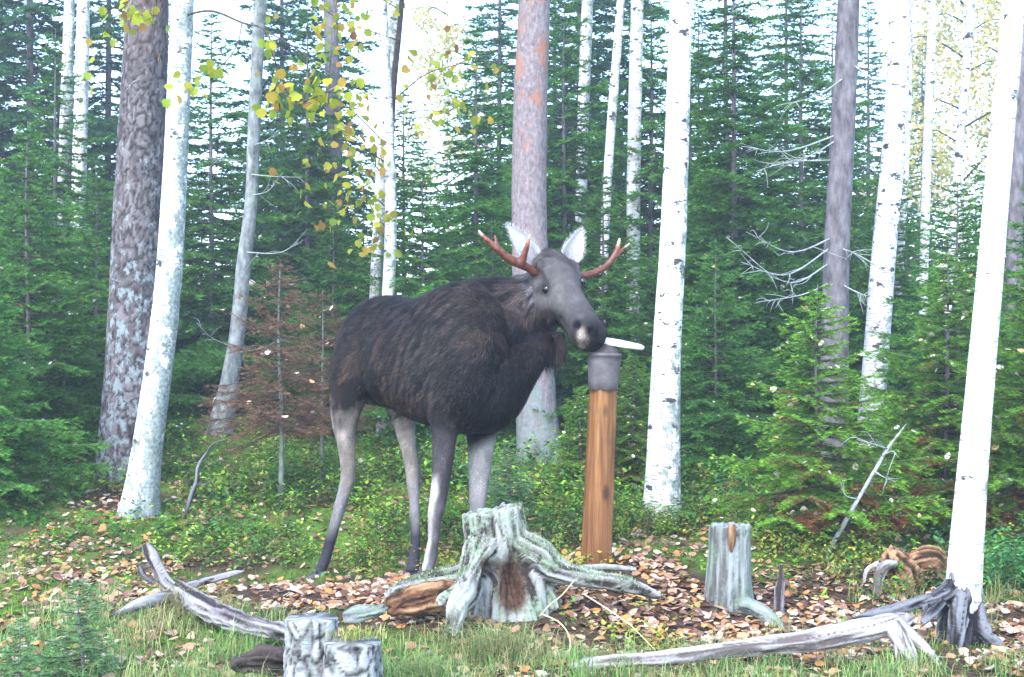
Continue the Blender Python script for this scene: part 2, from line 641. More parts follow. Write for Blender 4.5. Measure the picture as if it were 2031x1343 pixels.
gx = axis(-4.2, 4.2, 0.045, -160, 160)
gy = axis(4.0, 10.5, 0.045, -60, 300)
GX, GY = np.meshgrid(gx, gy)
gv = np.stack([GX.ravel(), GY.ravel()], 1)
gzv = np.concatenate([gz(gv[i:i + 8000, 0], gv[i:i + 8000, 1]) for i in range(0, len(gv), 8000)])
nx, ny = len(gx), len(gy)
ii = np.arange(ny - 1)[:, None] * nx
jj = np.arange(nx - 1)[None, :]
gq = np.stack([ii + jj, ii + jj + 1, ii + nx + jj + 1, ii + nx + jj], -1).reshape(-1, 4)
k = NT('forest_floor')
f1 = k.noise(k.coord((1, 1, 1)), 14, 6, 0.7)
f2 = k.noise(k.coord((1, 1, 1)), 2.5, 4, 0.6)
soil = k.ramp(f1, [(0.3, (0.018, 0.012, 0.010)), (0.52, (0.060, 0.036, 0.024)), (0.7, (0.15, 0.085, 0.05))])
moss = k.ramp(f1, [(0.3, (0.02, 0.04, 0.008)), (0.55, (0.09, 0.16, 0.02)), (0.75, (0.20, 0.26, 0.04))])
dry = k.mix(k.step(f2, 0.55, 0.7), moss, (0.10, 0.07, 0.035))
k.bump(f1, 0.8, 0.03)
mg = k.done(k.mix(k.step(k.math('ADD', k.attr('litter'), k.math('MULTIPLY', k.math('SUBTRACT', f1, 0.5), 0.6)), 0.05, 0.35), dry, soil), 0.95, 0.1)
ground = obj('ground', np.column_stack([gv, gzv]), gq, mg, colors={'litter': litter(gv[:, 0], gv[:, 1])})
tag(ground, kind='structure')


# ------------------------------------------------------------------ trees
def trunk_mesh(pts, rad, n=20, ring=0.05, rough=0.05, plates=0.0, seed=0, flare=0.0, nosc=(6, 6, 3)):
    pts, rad = np.asarray(pts, float), np.asarray(rad, float)
    L = np.linalg.norm(np.diff(pts, axis=0), axis=1).sum()
    V, T, Q = tube(pts, rad, n, int(L / ring) + 4, cap=True, flat=(0, 1, 0))
    V = V.copy()
    nb = len(V) - 2
    C = V[:nb].reshape(-1, n, 3).mean(1)
    ctr = np.vstack([np.repeat(C, n, 0), V[-2:]])
    d = V - ctr
    h = V[:, 2] - pts[0][2] - 0.12
    k = 1 + (fbm(V * np.array(nosc) + seed * 7.3, 3, seed) - 0.5) * 2 * rough
    if flare:
        th = np.arctan2(d[:, 1], d[:, 0])
        k += flare * np.exp(-np.maximum(h, 0) / 0.13) * (0.6 + 0.7 * np.cos(th * 4 + seed) ** 2)
    plate = np.zeros(len(V))
    if plates:
        W = V + np.stack([fbm(V * 9 + 31 * a, 2, seed + a) - 0.5 for a in (1, 2, 3)], 1) * 0.15
        d1, d2, cid = voro(W * np.array([24, 24, 6.5]) + seed, seed)
        e = np.clip((d2 - d1) / 0.20, 0, 1)
        f1, f2, fid = voro(W * np.array([52, 52, 26.0]) + seed, seed + 5)
        e2 = np.clip((f2 - f1) / 0.4, 0, 1)
        plate = e * (0.35 + 0.4 * cid + 0.25 * e2 * fid)
        k += plates * (e * (0.5 + 0.6 * cid) + 0.35 * e2 * fid - 0.5)
    V = ctr + d * k[:, None]
    return V, [T, Q], {'h': h, 'plate': plate}


def up_to(pts, rad, top, rtop=0.02, wob=0.15):
    """continue a stem beyond the last point to the tree's tip"""
    pts = [np.asarray(p, float) for p in pts]
    d = pts[-1] - pts[-2]
    d = d / d[2]
    dz = top - pts[-1][2]
    mid = pts[-1] + d * 0.5 * dz * 0.8 + np.array([0, 0, 0.1 * dz])
    end = pts[-1] + np.array([d[0] * 0.6 * dz, d[1] * 0.6 * dz, dz])
    return pts + [mid, end], list(rad) + [rad[-1] * 0.72, rtop]


def leaf_shape(kind):
    if kind == 'birch':
        o = np.array([(0, 0), (0.33, 0.18), (0.40, 0.42), (0.25, 0.75), (0, 1.0), (-0.25, 0.75), (-0.40, 0.42), (-0.33, 0.18)], float)
    else:
        o = np.array([(0, 0), (0.30, 0.02), (0.52, 0.30), (0.40, 0.45), (0.42, 0.72), (0.2, 0.74), (0, 1.0), (-0.2, 0.74), (-0.42, 0.72), (-0.40, 0.45), (-0.52, 0.30), (-0.30, 0.02)], float)
    V = np.column_stack([o[:, 0], o[:, 1] - 0.0, 0.16 * np.abs(o[:, 0]) - 0.15 * (o[:, 1] - 0.4) ** 2])
    V = np.vstack([V, (0, 0.45, -0.02)])
    n = len(o)
    return V, np.stack([np.arange(n), (np.arange(n) + 1) % n, np.full(n, n)], 1)


def scatter_leaves(pos, size, tilt, colors, shape='birch', normal_up=True):
    """many leaves in one mesh"""
    LV, LT = leaf_shape(shape)
    LV = LV - np.array([0, 0.45, 0])
    n = len(pos)
    a = rng.uniform(0, 2 * math.pi, n)
    tx = rng.normal(0, 1, n) * tilt
    ty = rng.normal(0, 1, n) * tilt
    ca, sa = np.cos(a), np.sin(a)
    V = LV[None] * np.asarray(size)[:, None, None]
    V[:, :, 2] *= rng.uniform(-1.5, 2.0, n)[:, None]
    y2 = V[:, :, 1] * np.cos(tx)[:, None] - V[:, :, 2] * np.sin(tx)[:, None]
    z2 = V[:, :, 1] * np.sin(tx)[:, None] + V[:, :, 2] * np.cos(tx)[:, None]
    x3 = V[:, :, 0] * np.cos(ty)[:, None] + z2 * np.sin(ty)[:, None]
    z3 = -V[:, :, 0] * np.sin(ty)[:, None] + z2 * np.cos(ty)[:, None]
    W = np.stack([x3 * ca[:, None] - y2 * sa[:, None], x3 * sa[:, None] + y2 * ca[:, None], z3], -1) + np.asarray(pos)[:, None, :]
    m = LV.shape[0]
    T = (LT[None] + (np.arange(n) * m)[:, None, None]).reshape(-1, 3)
    return W.reshape(-1, 3), T, np.repeat(np.asarray(colors), m, 0)


def pick(cols, n, jit=0.25):
    cols = np.asarray(cols, float)
    c = cols[rng.integers(0, len(cols), n)]
    return c * rng.uniform(1 - jit, 1 + jit, (n, 1))


TAN = [(0.58, 0.40, 0.25), (0.52, 0.38, 0.27), (0.42, 0.24, 0.11), (0.46, 0.20, 0.06), (0.28, 0.13, 0.06), (0.16, 0.08, 0.05), (0.50, 0.40, 0.32), (0.20, 0.10, 0.07), (0.36, 0.20, 0.12)]
YEL = [(0.40, 0.36, 0.05), (0.34, 0.36, 0.05), (0.48, 0.34, 0.06), (0.44, 0.24, 0.06), (0.28, 0.32, 0.06)]

# crown shared by the tall birches: limbs and yellow leaves, above the picture for the near ones
def birch_crown(seed, R=1.7, z0=0.0, H=4.5, n=1500, cols=YEL, lsz=(0.05, 0.08)):
    r = np.random.default_rng(seed)
    g = Geo()
    lp = []
    for i in range(16):
        z = z0 + H * (i + 0.5) / 17
        a = i * 2.4 + r.uniform(-0.4, 0.4)
        L = R * (1 - 0.6 * (z - z0) / H) * r.uniform(0.7, 1.1)
        d = np.array([math.cos(a), math.sin(a), 0])
        pts = [np.array([0, 0, z]), np.array([0, 0, z + 0.25 * L]) + d * 0.5 * L, np.array([0, 0, z + 0.15 * L]) + d * L]
        g.add(*tube(pts, [0.025, 0.014, 0.004], 5, 6))
        for q in range(n // 16):
            t = r.uniform(0.25, 1.05)
            lp.append(pts[0] * (1 - t) + pts[2] * t + np.array([0, 0, 0.25 * L * 4 * t * (1 - t) * 0.5]) + r.normal(0, 0.16, 3) - np.array([0, 0, r.uniform(0, 0.5)]))
    lp = np.array(lp)
    V, T, C = scatter_leaves(lp, r.uniform(*lsz, len(lp)), 0.9, pick(cols, len(lp)))
    wv, wf, _ = g.get()
    return mesh_np('limbs', wv, wf, M['twig']), mesh_np('crown', V, T, M['leaf_yellow_far'], False, {'col': C})


CROWN_L, CROWN_F = birch_crown(3)
CROWN_L2, CROWN_F2 = birch_crown(4, 2.0, 0, 6.0, 3500, [(0.55, 0.48, 0.16), (0.50, 0.46, 0.20), (0.60, 0.46, 0.18)], (0.07, 0.11))


def tree(name, label, cat, pix, mat, top, group=None, n=20, seed=0, rough=0.05, plates=0.0, flare=0.25, ring=0.05, crown=None, nosc=(6, 6, 3), base_drop=0.15):
    """pix: list of (px, py, D, width px), lowest first"""
    pts = [P(a, b, D) for a, b, D, w in pix]
    rad = [w * D / FPX / 2 for a, b, D, w in pix]
    b = pts[0].copy()
    zb = g1(b[0], b[1])
    d = pts[0] - pts[1]
    d = d / abs(d[2])
    foot = pts[0] + d * max(0.0, pts[0][2] - zb + base_drop)
    if pts[0][2] - zb + base_drop > 0.02:
        pts = [foot] + pts
        rad = [rad[0] * 1.06] + rad
    zb = g1(foot[0], foot[1])
    pts, rad = up_to(pts, rad, top)
    root = thing(name, (foot[0], foot[1], zb), label, cat, group)
    V, F, C = trunk_mesh(pts, rad, n, ring, rough, plates, seed, flare, nosc)
    C['h'] = V[:, 2] - zb
    obj('trunk', V, F, mat, root, True, C)
    if crown:
        tip = pts[-1]
        for nm, me in zip(('limbs', 'crown'), crown):
            o = link(nm, me, root)
            zc = max(top - (4.5 if me in (CROWN_L, CROWN_F) else 6.0), 0.5)
            t = (zc - pts[-3][2]) / max(tip[2] - pts[-3][2], 0.1)
            q = pts[-3] + (tip - pts[-3]) * np.clip(t, 0, 1)
            o.location = (q[0] - foot[0], q[1] - foot[1], zc - zb)
            o.rotation_euler = (0, 0, seed * 1.3)
    return root, pts, rad


CR = (CROWN_L, CROWN_F)
pine_l, _, _ = tree('pine_tree', 'thick dark pine with scaly lichen-grey bark behind the leaning birch', 'pine tree',
                    [(252, 940, 10.2, 118), (262, 760, 10.2, 108), (272, 500, 10.2, 98), (282, 250, 10.2, 88), (292, 0, 10.2, 80)], M['pine'], 11.5, n=84, ring=0.025, seed=2, plates=0.055, rough=0.03, flare=0.12)
pine_c, _, _ = tree('pine_tree', 'straight pine with greyish pink bark turning orange upwards, behind the antlers', 'pine tree',
                    [(1070, 900, 12.0, 88), (1062, 760, 12.0, 78), (1050, 450, 12.0, 70), (1052, 200, 12.0, 67), (1060, 0, 12.0, 62)], M['pine_upper'], 12.5, n=60, ring=0.03, seed=5, plates=0.03, rough=0.03, flare=0.12)
birch_l, bl_pts, bl_rad = tree('birch_tree', 'leaning lichen-speckled birch in front of the thick dark pine', 'birch tree',
                    [(278, 1000, 9.0, 70), (296, 860, 9.0, 58), (330, 600, 9.0, 52), (348, 330, 9.0, 47), (358, 100, 9.0, 45), (362, 0, 9.0, 44)], M['birch_lichen'], 10.5, n=32, seed=3, crown=CR)
tree('birch_tree', 'white birch with a grey lichened right side, just beyond the wooden post', 'birch tree',
     [(1312, 1030, 8.5, 74), (1316, 900, 8.5, 66), (1322, 700, 8.5, 57), (1336, 450, 8.5, 51), (1345, 200, 8.5, 47), (1351, 0, 8.5, 43)], M['birch_spot'], 10.0, n=32, seed=8, crown=CR)
tree('birch_tree', 'clean white birch with a black rooted foot beside the fallen log', 'birch tree',
     [(1908, 1250, 5.6, 74), (1914, 1130, 5.6, 66), (1934, 880, 5.6, 57), (1962, 560, 5.6, 51), (1988, 250, 5.6, 47), (2010, 0, 5.6, 43)], M['birch_clean'], 8.5, n=40, seed=6, crown=CR, flare=0.2)
birch_rr, _, _ = tree('birch_tree', 'stout pale birch just right of the bare-twigged grey spruce trunk', 'birch tree',
     [(1738, 700, 11.6, 50), (1755, 480, 11.6, 47), (1774, 280, 11.6, 45), (1786, 0, 11.6, 42)], M['birch_spot'], 11, n=24, seed=12, crown=CR)
tree('birch_tree', 'slender pale birch close behind the stout one', 'birch tree',
     [(1778, 620, 14, 16), (1796, 300, 14, 17), (1803, 0, 14, 15)], M['birch_spot'], 11, n=14, seed=13, crown=CR)
tree('birch_tree', 'thin white birch stem fading in haze, nearer the stout birch', 'birch tree',
     [(1832, 560, 15, 17), (1838, 330, 15, 18), (1848, 60, 15, 17), (1850, 0, 15, 16)], M['birch_spot'], 11.5, n=14, seed=14, crown=CR)
tree('birch_tree', 'thin white birch stem fading in haze, nearer the black-footed birch', 'birch tree',
     [(1888, 500, 15.5, 14), (1902, 300, 15.5, 17), (1920, 100, 15.5, 17), (1926, 0, 15.5, 16)], M['birch_spot'], 11.5, n=14, seed=15, crown=CR)
tree('birch_tree', 'greyish birch stem of the pair rising behind the moose rump', 'birch tree',
     [(744, 640, 13.2, 28), (752, 450, 13.2, 26), (766, 230, 13.2, 26), (784, 0, 13.2, 24)], M['birch_lichen'], 11, n=18, seed=16, crown=CR)
tree('birch_tree', 'bright white birch stem of the pair rising behind the moose rump', 'birch tree',
     [(768, 640, 12.6, 25), (775, 450, 12.6, 24), (772, 300, 12.6, 22), (764, 120, 12.6, 20), (758, 0, 12.6, 19)], M['birch_spot'], 10, n=18, seed=17, crown=CR)
tree('birch_tree', 'thin leaning birch between the straight pine and the white birch', 'birch tree',
     [(1194, 620, 14, 16), (1205, 360, 14, 18), (1219, 160, 14, 18), (1231, 0, 14, 16)], M['birch_spot'], 10.5, n=16, seed=18, crown=CR)
tree('birch_tree', 'upright birch in shade close to the white birch by the post', 'birch tree',
     [(1256, 560, 15.5, 27), (1257, 320, 15.5, 27), (1262, 100, 15.5, 26), (1264, 0, 15.5, 25)], M['birch_spot'], 11.5, n=18, seed=19, crown=CR)
tree('birch_tree', 'dim grey birch half hidden by spruces right of the straight pine', 'birch tree',
     [(1150, 560, 17.5, 22), (1156, 260, 17.5, 23), (1163, 60, 17.5, 23), (1165, 0, 17.5, 22)], M['birch_lichen'], 12, n=16, seed=20, crown=CR)
tree('birch_tree', 'narrow hazy birch stem left of the thick dark pine', 'birch tree',
     [(120, 680, 15, 22), (124, 460, 15, 23), (132, 200, 15, 23), (138, 0, 15, 20)], M['birch_lichen'], 11, n=16, seed=21, crown=CR)
tree('birch_tree', 'bluish white birch stem hugging the thick dark pine on its open side', 'birch tree',
     [(150, 620, 17.5, 26), (156, 400, 17.5, 28), (162, 150, 17.5, 27), (166, 0, 17.5, 24)], M['birch_spot'], 12, n=16, seed=22, crown=CR)
grey_t, _, _ = tree('aspen_tree', 'slim crooked grey tree bending between the leaning birch and the moose', 'aspen tree',
     [(438, 842, 12.6, 46), (455, 760, 12.6, 36), (472, 650, 12.6, 31), (484, 520, 12.6, 29), (498, 400, 12.6, 25), (504, 250, 12.6, 25), (513, 60, 12.6, 24), (517, 0, 12.6, 23)], M['grey_bark'], 9.5, n=22, seed=23, crown=CR)
spr_t, _, _ = tree('spruce_tree', 'tall grey spruce trunk with bare dead twigs over the young spruce', 'spruce tree',
     [(1656, 660, 11, 54), (1660, 480, 11, 50), (1672, 250, 11, 48), (1683, 0, 11, 42)], M['spruce_bark'], 13, n=30, seed=24, rough=0.04)
tree('spruce_tree', 'dull brown conifer trunk dim among leaves left of the birch pair', 'spruce tree',
     [(668, 620, 17, 30), (664, 300, 17, 30), (655, 0, 17, 28)], M['spruce_bark'], 12, n=16, seed=25)
tree('spruce_tree', 'dusky trunk at the far side of the black-footed birch', 'spruce tree',
     [(2008, 640, 13, 30), (2018, 300, 13, 30), (2031, 0, 13, 28)], M['spruce_bark'], 12, n=16, seed=26)


# dead twigs on the grey spruce trunk
def dead_branch(root, pix, D, w, name='branch', mat='dead_twig', subs=6, seed=0):
    r = np.random.default_rng(seed)
    pts = np.array([P(x, y, D + dd) for x, y, dd in pix])
    g = Geo()
    rad = np.linspace(w, w * 0.3, len(pts))
    g.add(*tube(pts, rad, 6, len(pts) * 4))
    c = catmull(pts, 40)
    for s in range(subs):
        t = r.integers(8, 36)
        d = c[min(t + 3, 39)] - c[t]
        d = d / (np.linalg.norm(d) + 1e-9)
        L = r.uniform(0.15, 0.42) * (1 - t / 70)
        d2 = d * 0.7 + r.normal(0, 0.45, 3) * np.array([1, 1, 0.6])
        e = c[t] + d2 / np.linalg.norm(d2) * L
        m = (c[t] + e) / 2 + r.normal(0, 0.02, 3)
        g.add(*tube([c[t], m, e + np.array([0, 0, -0.04])], [w * 0.45, w * 0.3, w * 0.15], 4, 6))
    V, F, _ = g.get()
    return obj(name, V, F, M[mat], root)


for s, b in enumerate([
        [(1668, 265, 0), (1560, 300, -0.4), (1470, 290, -0.8)], [(1665, 275, 0), (1600, 312, -0.3), (1530, 330, -0.5)], [(1655, 318, 0), (1560, 322, -0.3), (1500, 340, -0.6)],
        [(1655, 470, 0), (1570, 500, -0.5), (1480, 460, -0.9)], [(1652, 488, 0), (1560, 545, -0.5), (1470, 520, -0.8)], [(1650, 560, 0), (1590, 585, -0.5), (1500, 600, -0.9)],
        [(1660, 490, 0), (1700, 505, -0.3), (1760, 540, -0.5)], [(1662, 560, 0), (1700, 580, -0.3), (1730, 590, -0.5)], [(1680, 150, 0), (1620, 190, -0.4), (1540, 210, -0.7)], [(1680, 120, 0), (1740, 160, -0.3), (1800, 170, -0.5)],
        [(1650, 520, 0), (1560, 560, -0.5), (1440, 470, -0.8)]]):
    dead_branch(spr_t, b, 11, 0.009, subs=9, seed=s)
for s, b in enumerate([[(500, 290, 0), (525, 280, -0.2), (550, 265, -0.4)], [(490, 345, 0), (540, 350, -0.3), (600, 352, -0.5)], [(495, 388, 0), (530, 380, -0.2), (552, 355, -0.3)], [(480, 320, 0), (440, 315, -0.3), (405, 312, -0.4)],
                       [(478, 500, 0), (560, 500, -0.4), (610, 455, -0.6)], [(465, 690, 0), (420, 670, -0.4), (390, 640, -0.6)], [(466, 700, 0), (520, 690, -0.4), (560, 670, -0.6)]]):
    dead_branch(grey_t, b, 12.6, 0.008, subs=5, seed=40 + s)


# ------------------------------------------------------------------ spruces with needles
def spruce(seed, H, R, z0, nb, nl=0.02, nw=0.0045, step=0.012, tw=0.05, droop=0.25, sparse=1.0, leafn=0, power=0.85, branch_r=0.012, bare=0.0, wig=0.06):
    """returns meshes: trunk, limbs, crown (needles), caught leaves; built at the origin"""
    r = np.random.default_rng(seed)
    limbs, V_, T_, tip_, low_ = Geo(), [], [], [], []
    nv = 0
    leafp = []
    segs = []
    for i in range(nb):
        u = (i + r.uniform(0, 1)) / nb
        u = u ** 1.15
        z = z0 + (H - z0) * u * 0.985
        L = R * max(0.03, (1 - (z - z0) / (H - z0 + 0.02))) ** power * r.uniform(0.55, 1.2)
        if u < 0.1:
            L *= 0.75 + 2.0 * u
        a = i * 2.39996 + r.uniform(-0.35, 0.35)
        d = np.array([math.cos(a), math.sin(a), 0.0])
        perp = np.array([-d[1], d[0], 0.0])
        up0 = 0.35 * (u - 0.35)
        ss = np.linspace(0, 1, 9)
        curve = np.array([0, 0, z]) + d * (L * ss)[:, None] + np.array([0, 0, 1.0]) * (L * (up0 * ss - droop * (1 - 0.6 * u) * ss ** 1.6 + 0.16 * ss ** 3))[:, None] + perp * (L * wig * r.normal() * ss ** 2)[:, None] + np.array([0, 0, 1.0]) * (L * (wig - 0.06) * 1.5 * r.normal() * ss)[:, None]
        limbs.add(*tube(curve[::2], np.linspace(branch_r * (0.35 + L / R), 0.002, 5), 4, 7))
        cc = catmull(curve, 60)
        segs.append((cc, 1.0, u, 0.3 if bare else 0.15))
        nt = max(2, int(L / tw))
        for q in range(nt):
            s = 0.12 + bare + (0.86 - bare) * (q + r.uniform(0, 1)) / nt
            if s > 0.99 or r.uniform() > sparse:
                continue
            b = cc[int(s * 59)]
            f = cc[min(59, int(s * 59) + 2)] - cc[max(0, int(s * 59) - 2)]
            f /= np.linalg.norm(f) + 1e-9
            for sg in (-1, 1):
                l2 = (0.42 * L * (1 - s) ** 0.8 * (0.5 + s) + 0.05 + 0.02 * L) * r.uniform(0.6, 1.15)
                ang = r.uniform(0.75, 1.1)
                dd = f * math.cos(ang) + perp * sg * math.sin(ang) + np.array([0, 0, r.uniform(-0.30, 0.05)])
                dd /= np.linalg.norm(dd)
                t = np.linspace(0, 1, 12)[:, None]
                tc = b + dd * (l2 * t) + np.array([0, 0, -0.18 * l2]) * t ** 2
                segs.append((tc, s, u, 0.0))
                limbs.add(np.vstack([tc[0] + (0, 0, .002), tc[0] - (0, 0, .002), tc[-1]]), [(0, 1, 2)])
                if l2 > 0.22:
                    for w in range(int(l2 / 0.075)):
                        k0 = r.integers(2, 10)
                        sg2 = -1 if w % 2 else 1
                        sd = np.cross(dd, [0, 0, 1]) * sg2
                        d3 = dd * 0.65 + sd * 0.75 + np.array([0, 0, r.uniform(-0.3, 0.05)])
                        d3 /= np.linalg.norm(d3)
                        l3 = l2 * 0.38 * (1.1 - k0 / 12) * r.uniform(0.6, 1.2) + 0.03
                        segs.append((tc[k0] + d3 * (l3 * np.linspace(0, 1, 6)[:, None]), min(1.0, s + 0.1), u, 0.0))
    for (c, s, u, skip) in segs:
        L = np.linalg.norm(c[-1] - c[0])
        m = max(2, int(L * (1 - skip) / step))
        t = np.sort(r.uniform(skip, 1, m))
        idx = t * (len(c) - 1)
        i0 = np.minimum(idx.astype(int), len(c) - 2)
        fr = (idx - i0)[:, None]
        p = c[i0] * (1 - fr) + c[i0 + 1] * fr
        f = c[-1] - c[0]
        f = f / (np.linalg.norm(f) + 1e-9)
        sd = np.cross(f, [0, 0, 1.0])
        sd /= np.linalg.norm(sd) + 1e-9
        upv = np.cross(sd, f)
        th = r.uniform(-0.25, math.pi + 0.25, m)
        nd = f * 0.75 + (np.cos(th)[:, None] * sd + 0.7 * np.sin(th)[:, None] * upv)
        nd /= np.linalg.norm(nd, axis=1)[:, None]
        w = np.cross(nd, r.normal(0, 1, (m, 3)))
        w /= np.linalg.norm(w, axis=1)[:, None] + 1e-9
        ln = nl * r.uniform(0.7, 1.2, m)[:, None]
        v = np.stack([p - w * nw * 0.5, p + w * nw * 0.5, p + nd * ln], 1)
        V_.append(v.reshape(-1, 3))
        tipv = np.clip(0.25 * s + 0.75 * t * (0.45 + 0.55 * s), 0, 1)
        tip_.append(np.repeat(tipv, 3))
        low_.append(np.repeat(np.full(m, (1 - u) ** 2 * (1.0 - 0.6 * s)), 3))
        if leafn and r.uniform() < leafn:
            leafp.append(p[m // 2] + np.array([0, 0, 0.012]))
    V = np.concatenate(V_)
    T = np.arange(len(V)).reshape(-1, 3)
    tr = tube([(0, 0, -0.15), (0.01, 0, 0.3 * H), (-0.01, 0.01, 0.7 * H), (0, 0, H)], [0.0065 * H + 0.012, 0.005 * H + 0.008, 0.003 * H + 0.004, 0.002], 10, 30, noise=0.1, seed=seed)
    lv, lf, _ = limbs.get()
    res = {'trunk': (tr[0], [tr[1], tr[2]]), 'limbs': (lv, lf), 'crown': (V, T, np.concatenate(tip_), np.concatenate(low_)), 'leaf': leafp}
    return res


def spruce_meshes(tagname, nmat, seed, wood='spruce_bark', **kw):
    s = spruce(seed, **kw)
    d = {'trunk': mesh_np('trunk', *s['trunk'], M[wood]), 'limbs': mesh_np('limbs', *s['limbs'], M['twig']),
         'crown': mesh_np('crown', s['crown'][0], s['crown'][1], M[nmat], False, {'tip': s['crown'][2], 'low': s['crown'][3]})}
    if s['leaf']:
        lp = np.array(s['leaf'])
        V, T, C = scatter_leaves(lp, rng.uniform(0.035, 0.06, len(lp)), 0.5, pick([(0.60, 0.50, 0.42), (0.62, 0.50, 0.36), (0.5, 0.3, 0.14), (0.62, 0.55, 0.5)], len(lp)))
        d['caught_leaves'] = mesh_np('caught_leaves', V, T, M['leaf_litter'], False, {'col': C})
    return d


SP = {
    'young': spruce_meshes('young', 'needle_near', 31, H=1.75, R=0.80, z0=0.16, nb=95, nl=0.028, nw=0.0072, step=0.0042, tw=0.04, droop=0.12, leafn=0.06),
    'bushy': spruce_meshes('bushy', 'needle', 32, H=3.0, R=1.25, z0=0.12, nb=120, nl=0.042, nw=0.012, step=0.0075, tw=0.06, droop=0.22, leafn=0.03),
    'medium': spruce_meshes('medium', 'needle', 33, H=5.0, R=1.5, z0=0.3, nb=140, nl=0.058, nw=0.018, step=0.011, tw=0.085, droop=0.35, leafn=0.022),
    'tall': spruce_meshes('tall', 'needle_far', 34, H=11.0, R=2.1, z0=1.0, nb=190, nl=0.11, nw=0.036, step=0.024, tw=0.14, droop=0.45, leafn=0.004, branch_r=0.02),
    'tall_thin': spruce_meshes('tall_thin', 'needle_far', 35, H=10.0, R=1.6, z0=1.3, nb=170, nl=0.11, nw=0.034, step=0.024, tw=0.15, droop=0.5, branch_r=0.02, sparse=0.85),
    'tiny': spruce_meshes('tiny', 'needle_seedling', 36, H=0.6, R=0.30, z0=0.05, nb=44, nl=0.020, nw=0.0036, step=0.0028, tw=0.026, droop=-0.05, branch_r=0.005),
    'dead': spruce_meshes('dead', 'needle_brown', 37, wood='lichen_stem', H=1.75, R=0.66, z0=0.5, nb=105, nl=0.026, nw=0.005, step=0.007, tw=0.055, droop=0.10, leafn=0.02, sparse=0.85, branch_r=0.004, wig=0.22),
}


def place_spruce(kind, px, D, label, sc=1.0, rz=0.0, group=None, name='spruce_tree', drop=0.0):
    x = (px - CX) * D / FPX
    root = thing(name, (x, D, g1(x, D) - drop), label, 'spruce tree', group, rz, sc)
    for part, me in SP[kind].items():
        o = link(part, me, root)
        if part == 'caught_leaves':
            o['kind'] = 'stuff'
    return root


place_spruce('young', 1622, 8.1, 'bushy bright green young spruce with rusty lower twigs between two white birches', 1.0, 0.4)
place_spruce('young', 1880, 8.9, 'dense young spruce standing behind the clean white black-footed birch', 1.15, 2.0)
place_spruce('bushy', 1900, 10.2, 'darker taller spruce behind the dense young spruce', 0.85, 1.2)
place_spruce('young', 2075, 8.2, 'dark green spruce on the outer side of the black-footed birch', 1.2, 4.0)
place_spruce('bushy', 2080, 10.8, 'broad spruce reaching in beyond the black-footed birch', 0.95, 3.0)
place_spruce('bushy', 55, 10.6, 'broad green spruce with layered boughs left of the thick dark pine', 0.95, 0.8)
place_spruce('bushy', -60, 9.0, 'low-branched spruce at the edge beyond the layered one', 0.8, 2.6)
place_spruce('bushy', 190, 12.6, 'green spruce peeping round the thick dark pine', 0.95, 5.0)
place_spruce('medium', 420, 15.5, 'leafy dark spruce between the leaning birch and the crooked grey tree', 1.05, 1.0)
place_spruce('medium', 610, 16.5, 'dark spruce behind the yellow aspen leaves', 1.1, 2.2)
place_spruce('bushy', 660, 13.2, 'lower green spruce just behind the moose rump', 0.85, 3.4)
place_spruce('bushy', 840, 12.8, 'green spruce over the moose back beside the birch pair', 1.05, 0.3)
place_spruce('medium', 945, 14.0, 'dark drooping spruce left of the straight pine', 0.95, 1.9)
place_spruce('bushy', 975, 12.9, 'small spruce tucked behind the moose antler by the pine', 0.80, 4.4)
place_spruce('bushy', 1195, 12.7, 'light tipped spruce just right of the straight pine', 0.95, 2.9)
place_spruce('medium', 1120, 16.0, 'tall shaded spruce behind the straight pine', 1.15, 0.9)
place_spruce('medium', 1290, 15.8, 'shaded spruce hidden behind the white birch by the post', 1.15, 3.9)
place_spruce('medium', 1455, 13.0, 'large dark spruce right of the white birch by the post', 1.12, 5.2)
place_spruce('bushy', 1420, 11.0, 'shadowy spruce at the foot of the large dark one', 0.72, 1.5)
place_spruce('medium', 1590, 16.0, 'hazy spruce behind the grey twiggy trunk', 1.2, 0.1)
place_spruce('bushy', 1760, 13.6, 'pale hazy spruce behind the stout birch', 1.05, 2.4)
place_spruce('medium', 1990, 16.5, 'hazy spruce far behind the black-footed birch', 0.85, 2.7)
place_spruce('young', 1152, 9.8, 'little light green spruce between the moose chest and the post', 0.52, 1.1)
place_spruce('young', 1255, 10.0, 'little spruce between the post and the white birch', 0.66, 5.1)
place_spruce('tiny', 1010, 9.0, 'tiny dark spruce under the moose chest behind the stump', 1.0, 1.1)
place_spruce('tiny', 160, 4.95, 'spruce seedling in the grass at the very front', 0.72, 0.6, name='spruce_seedling')
place_spruce('tiny', 40, 4.75, 'smaller seedling beside the front seedling', 0.5, 2.6, name='spruce_seedling')
dead_s = place_spruce('dead', 556, 9.4, 'half dead little spruce with rusty twigs and a grey lichened stem left of the moose', 1.08, 0.6)
place_spruce('dead', 640, 10.6, 'rust-brown dead spruce sapling right behind the moose rump', 0.95, 2.6)
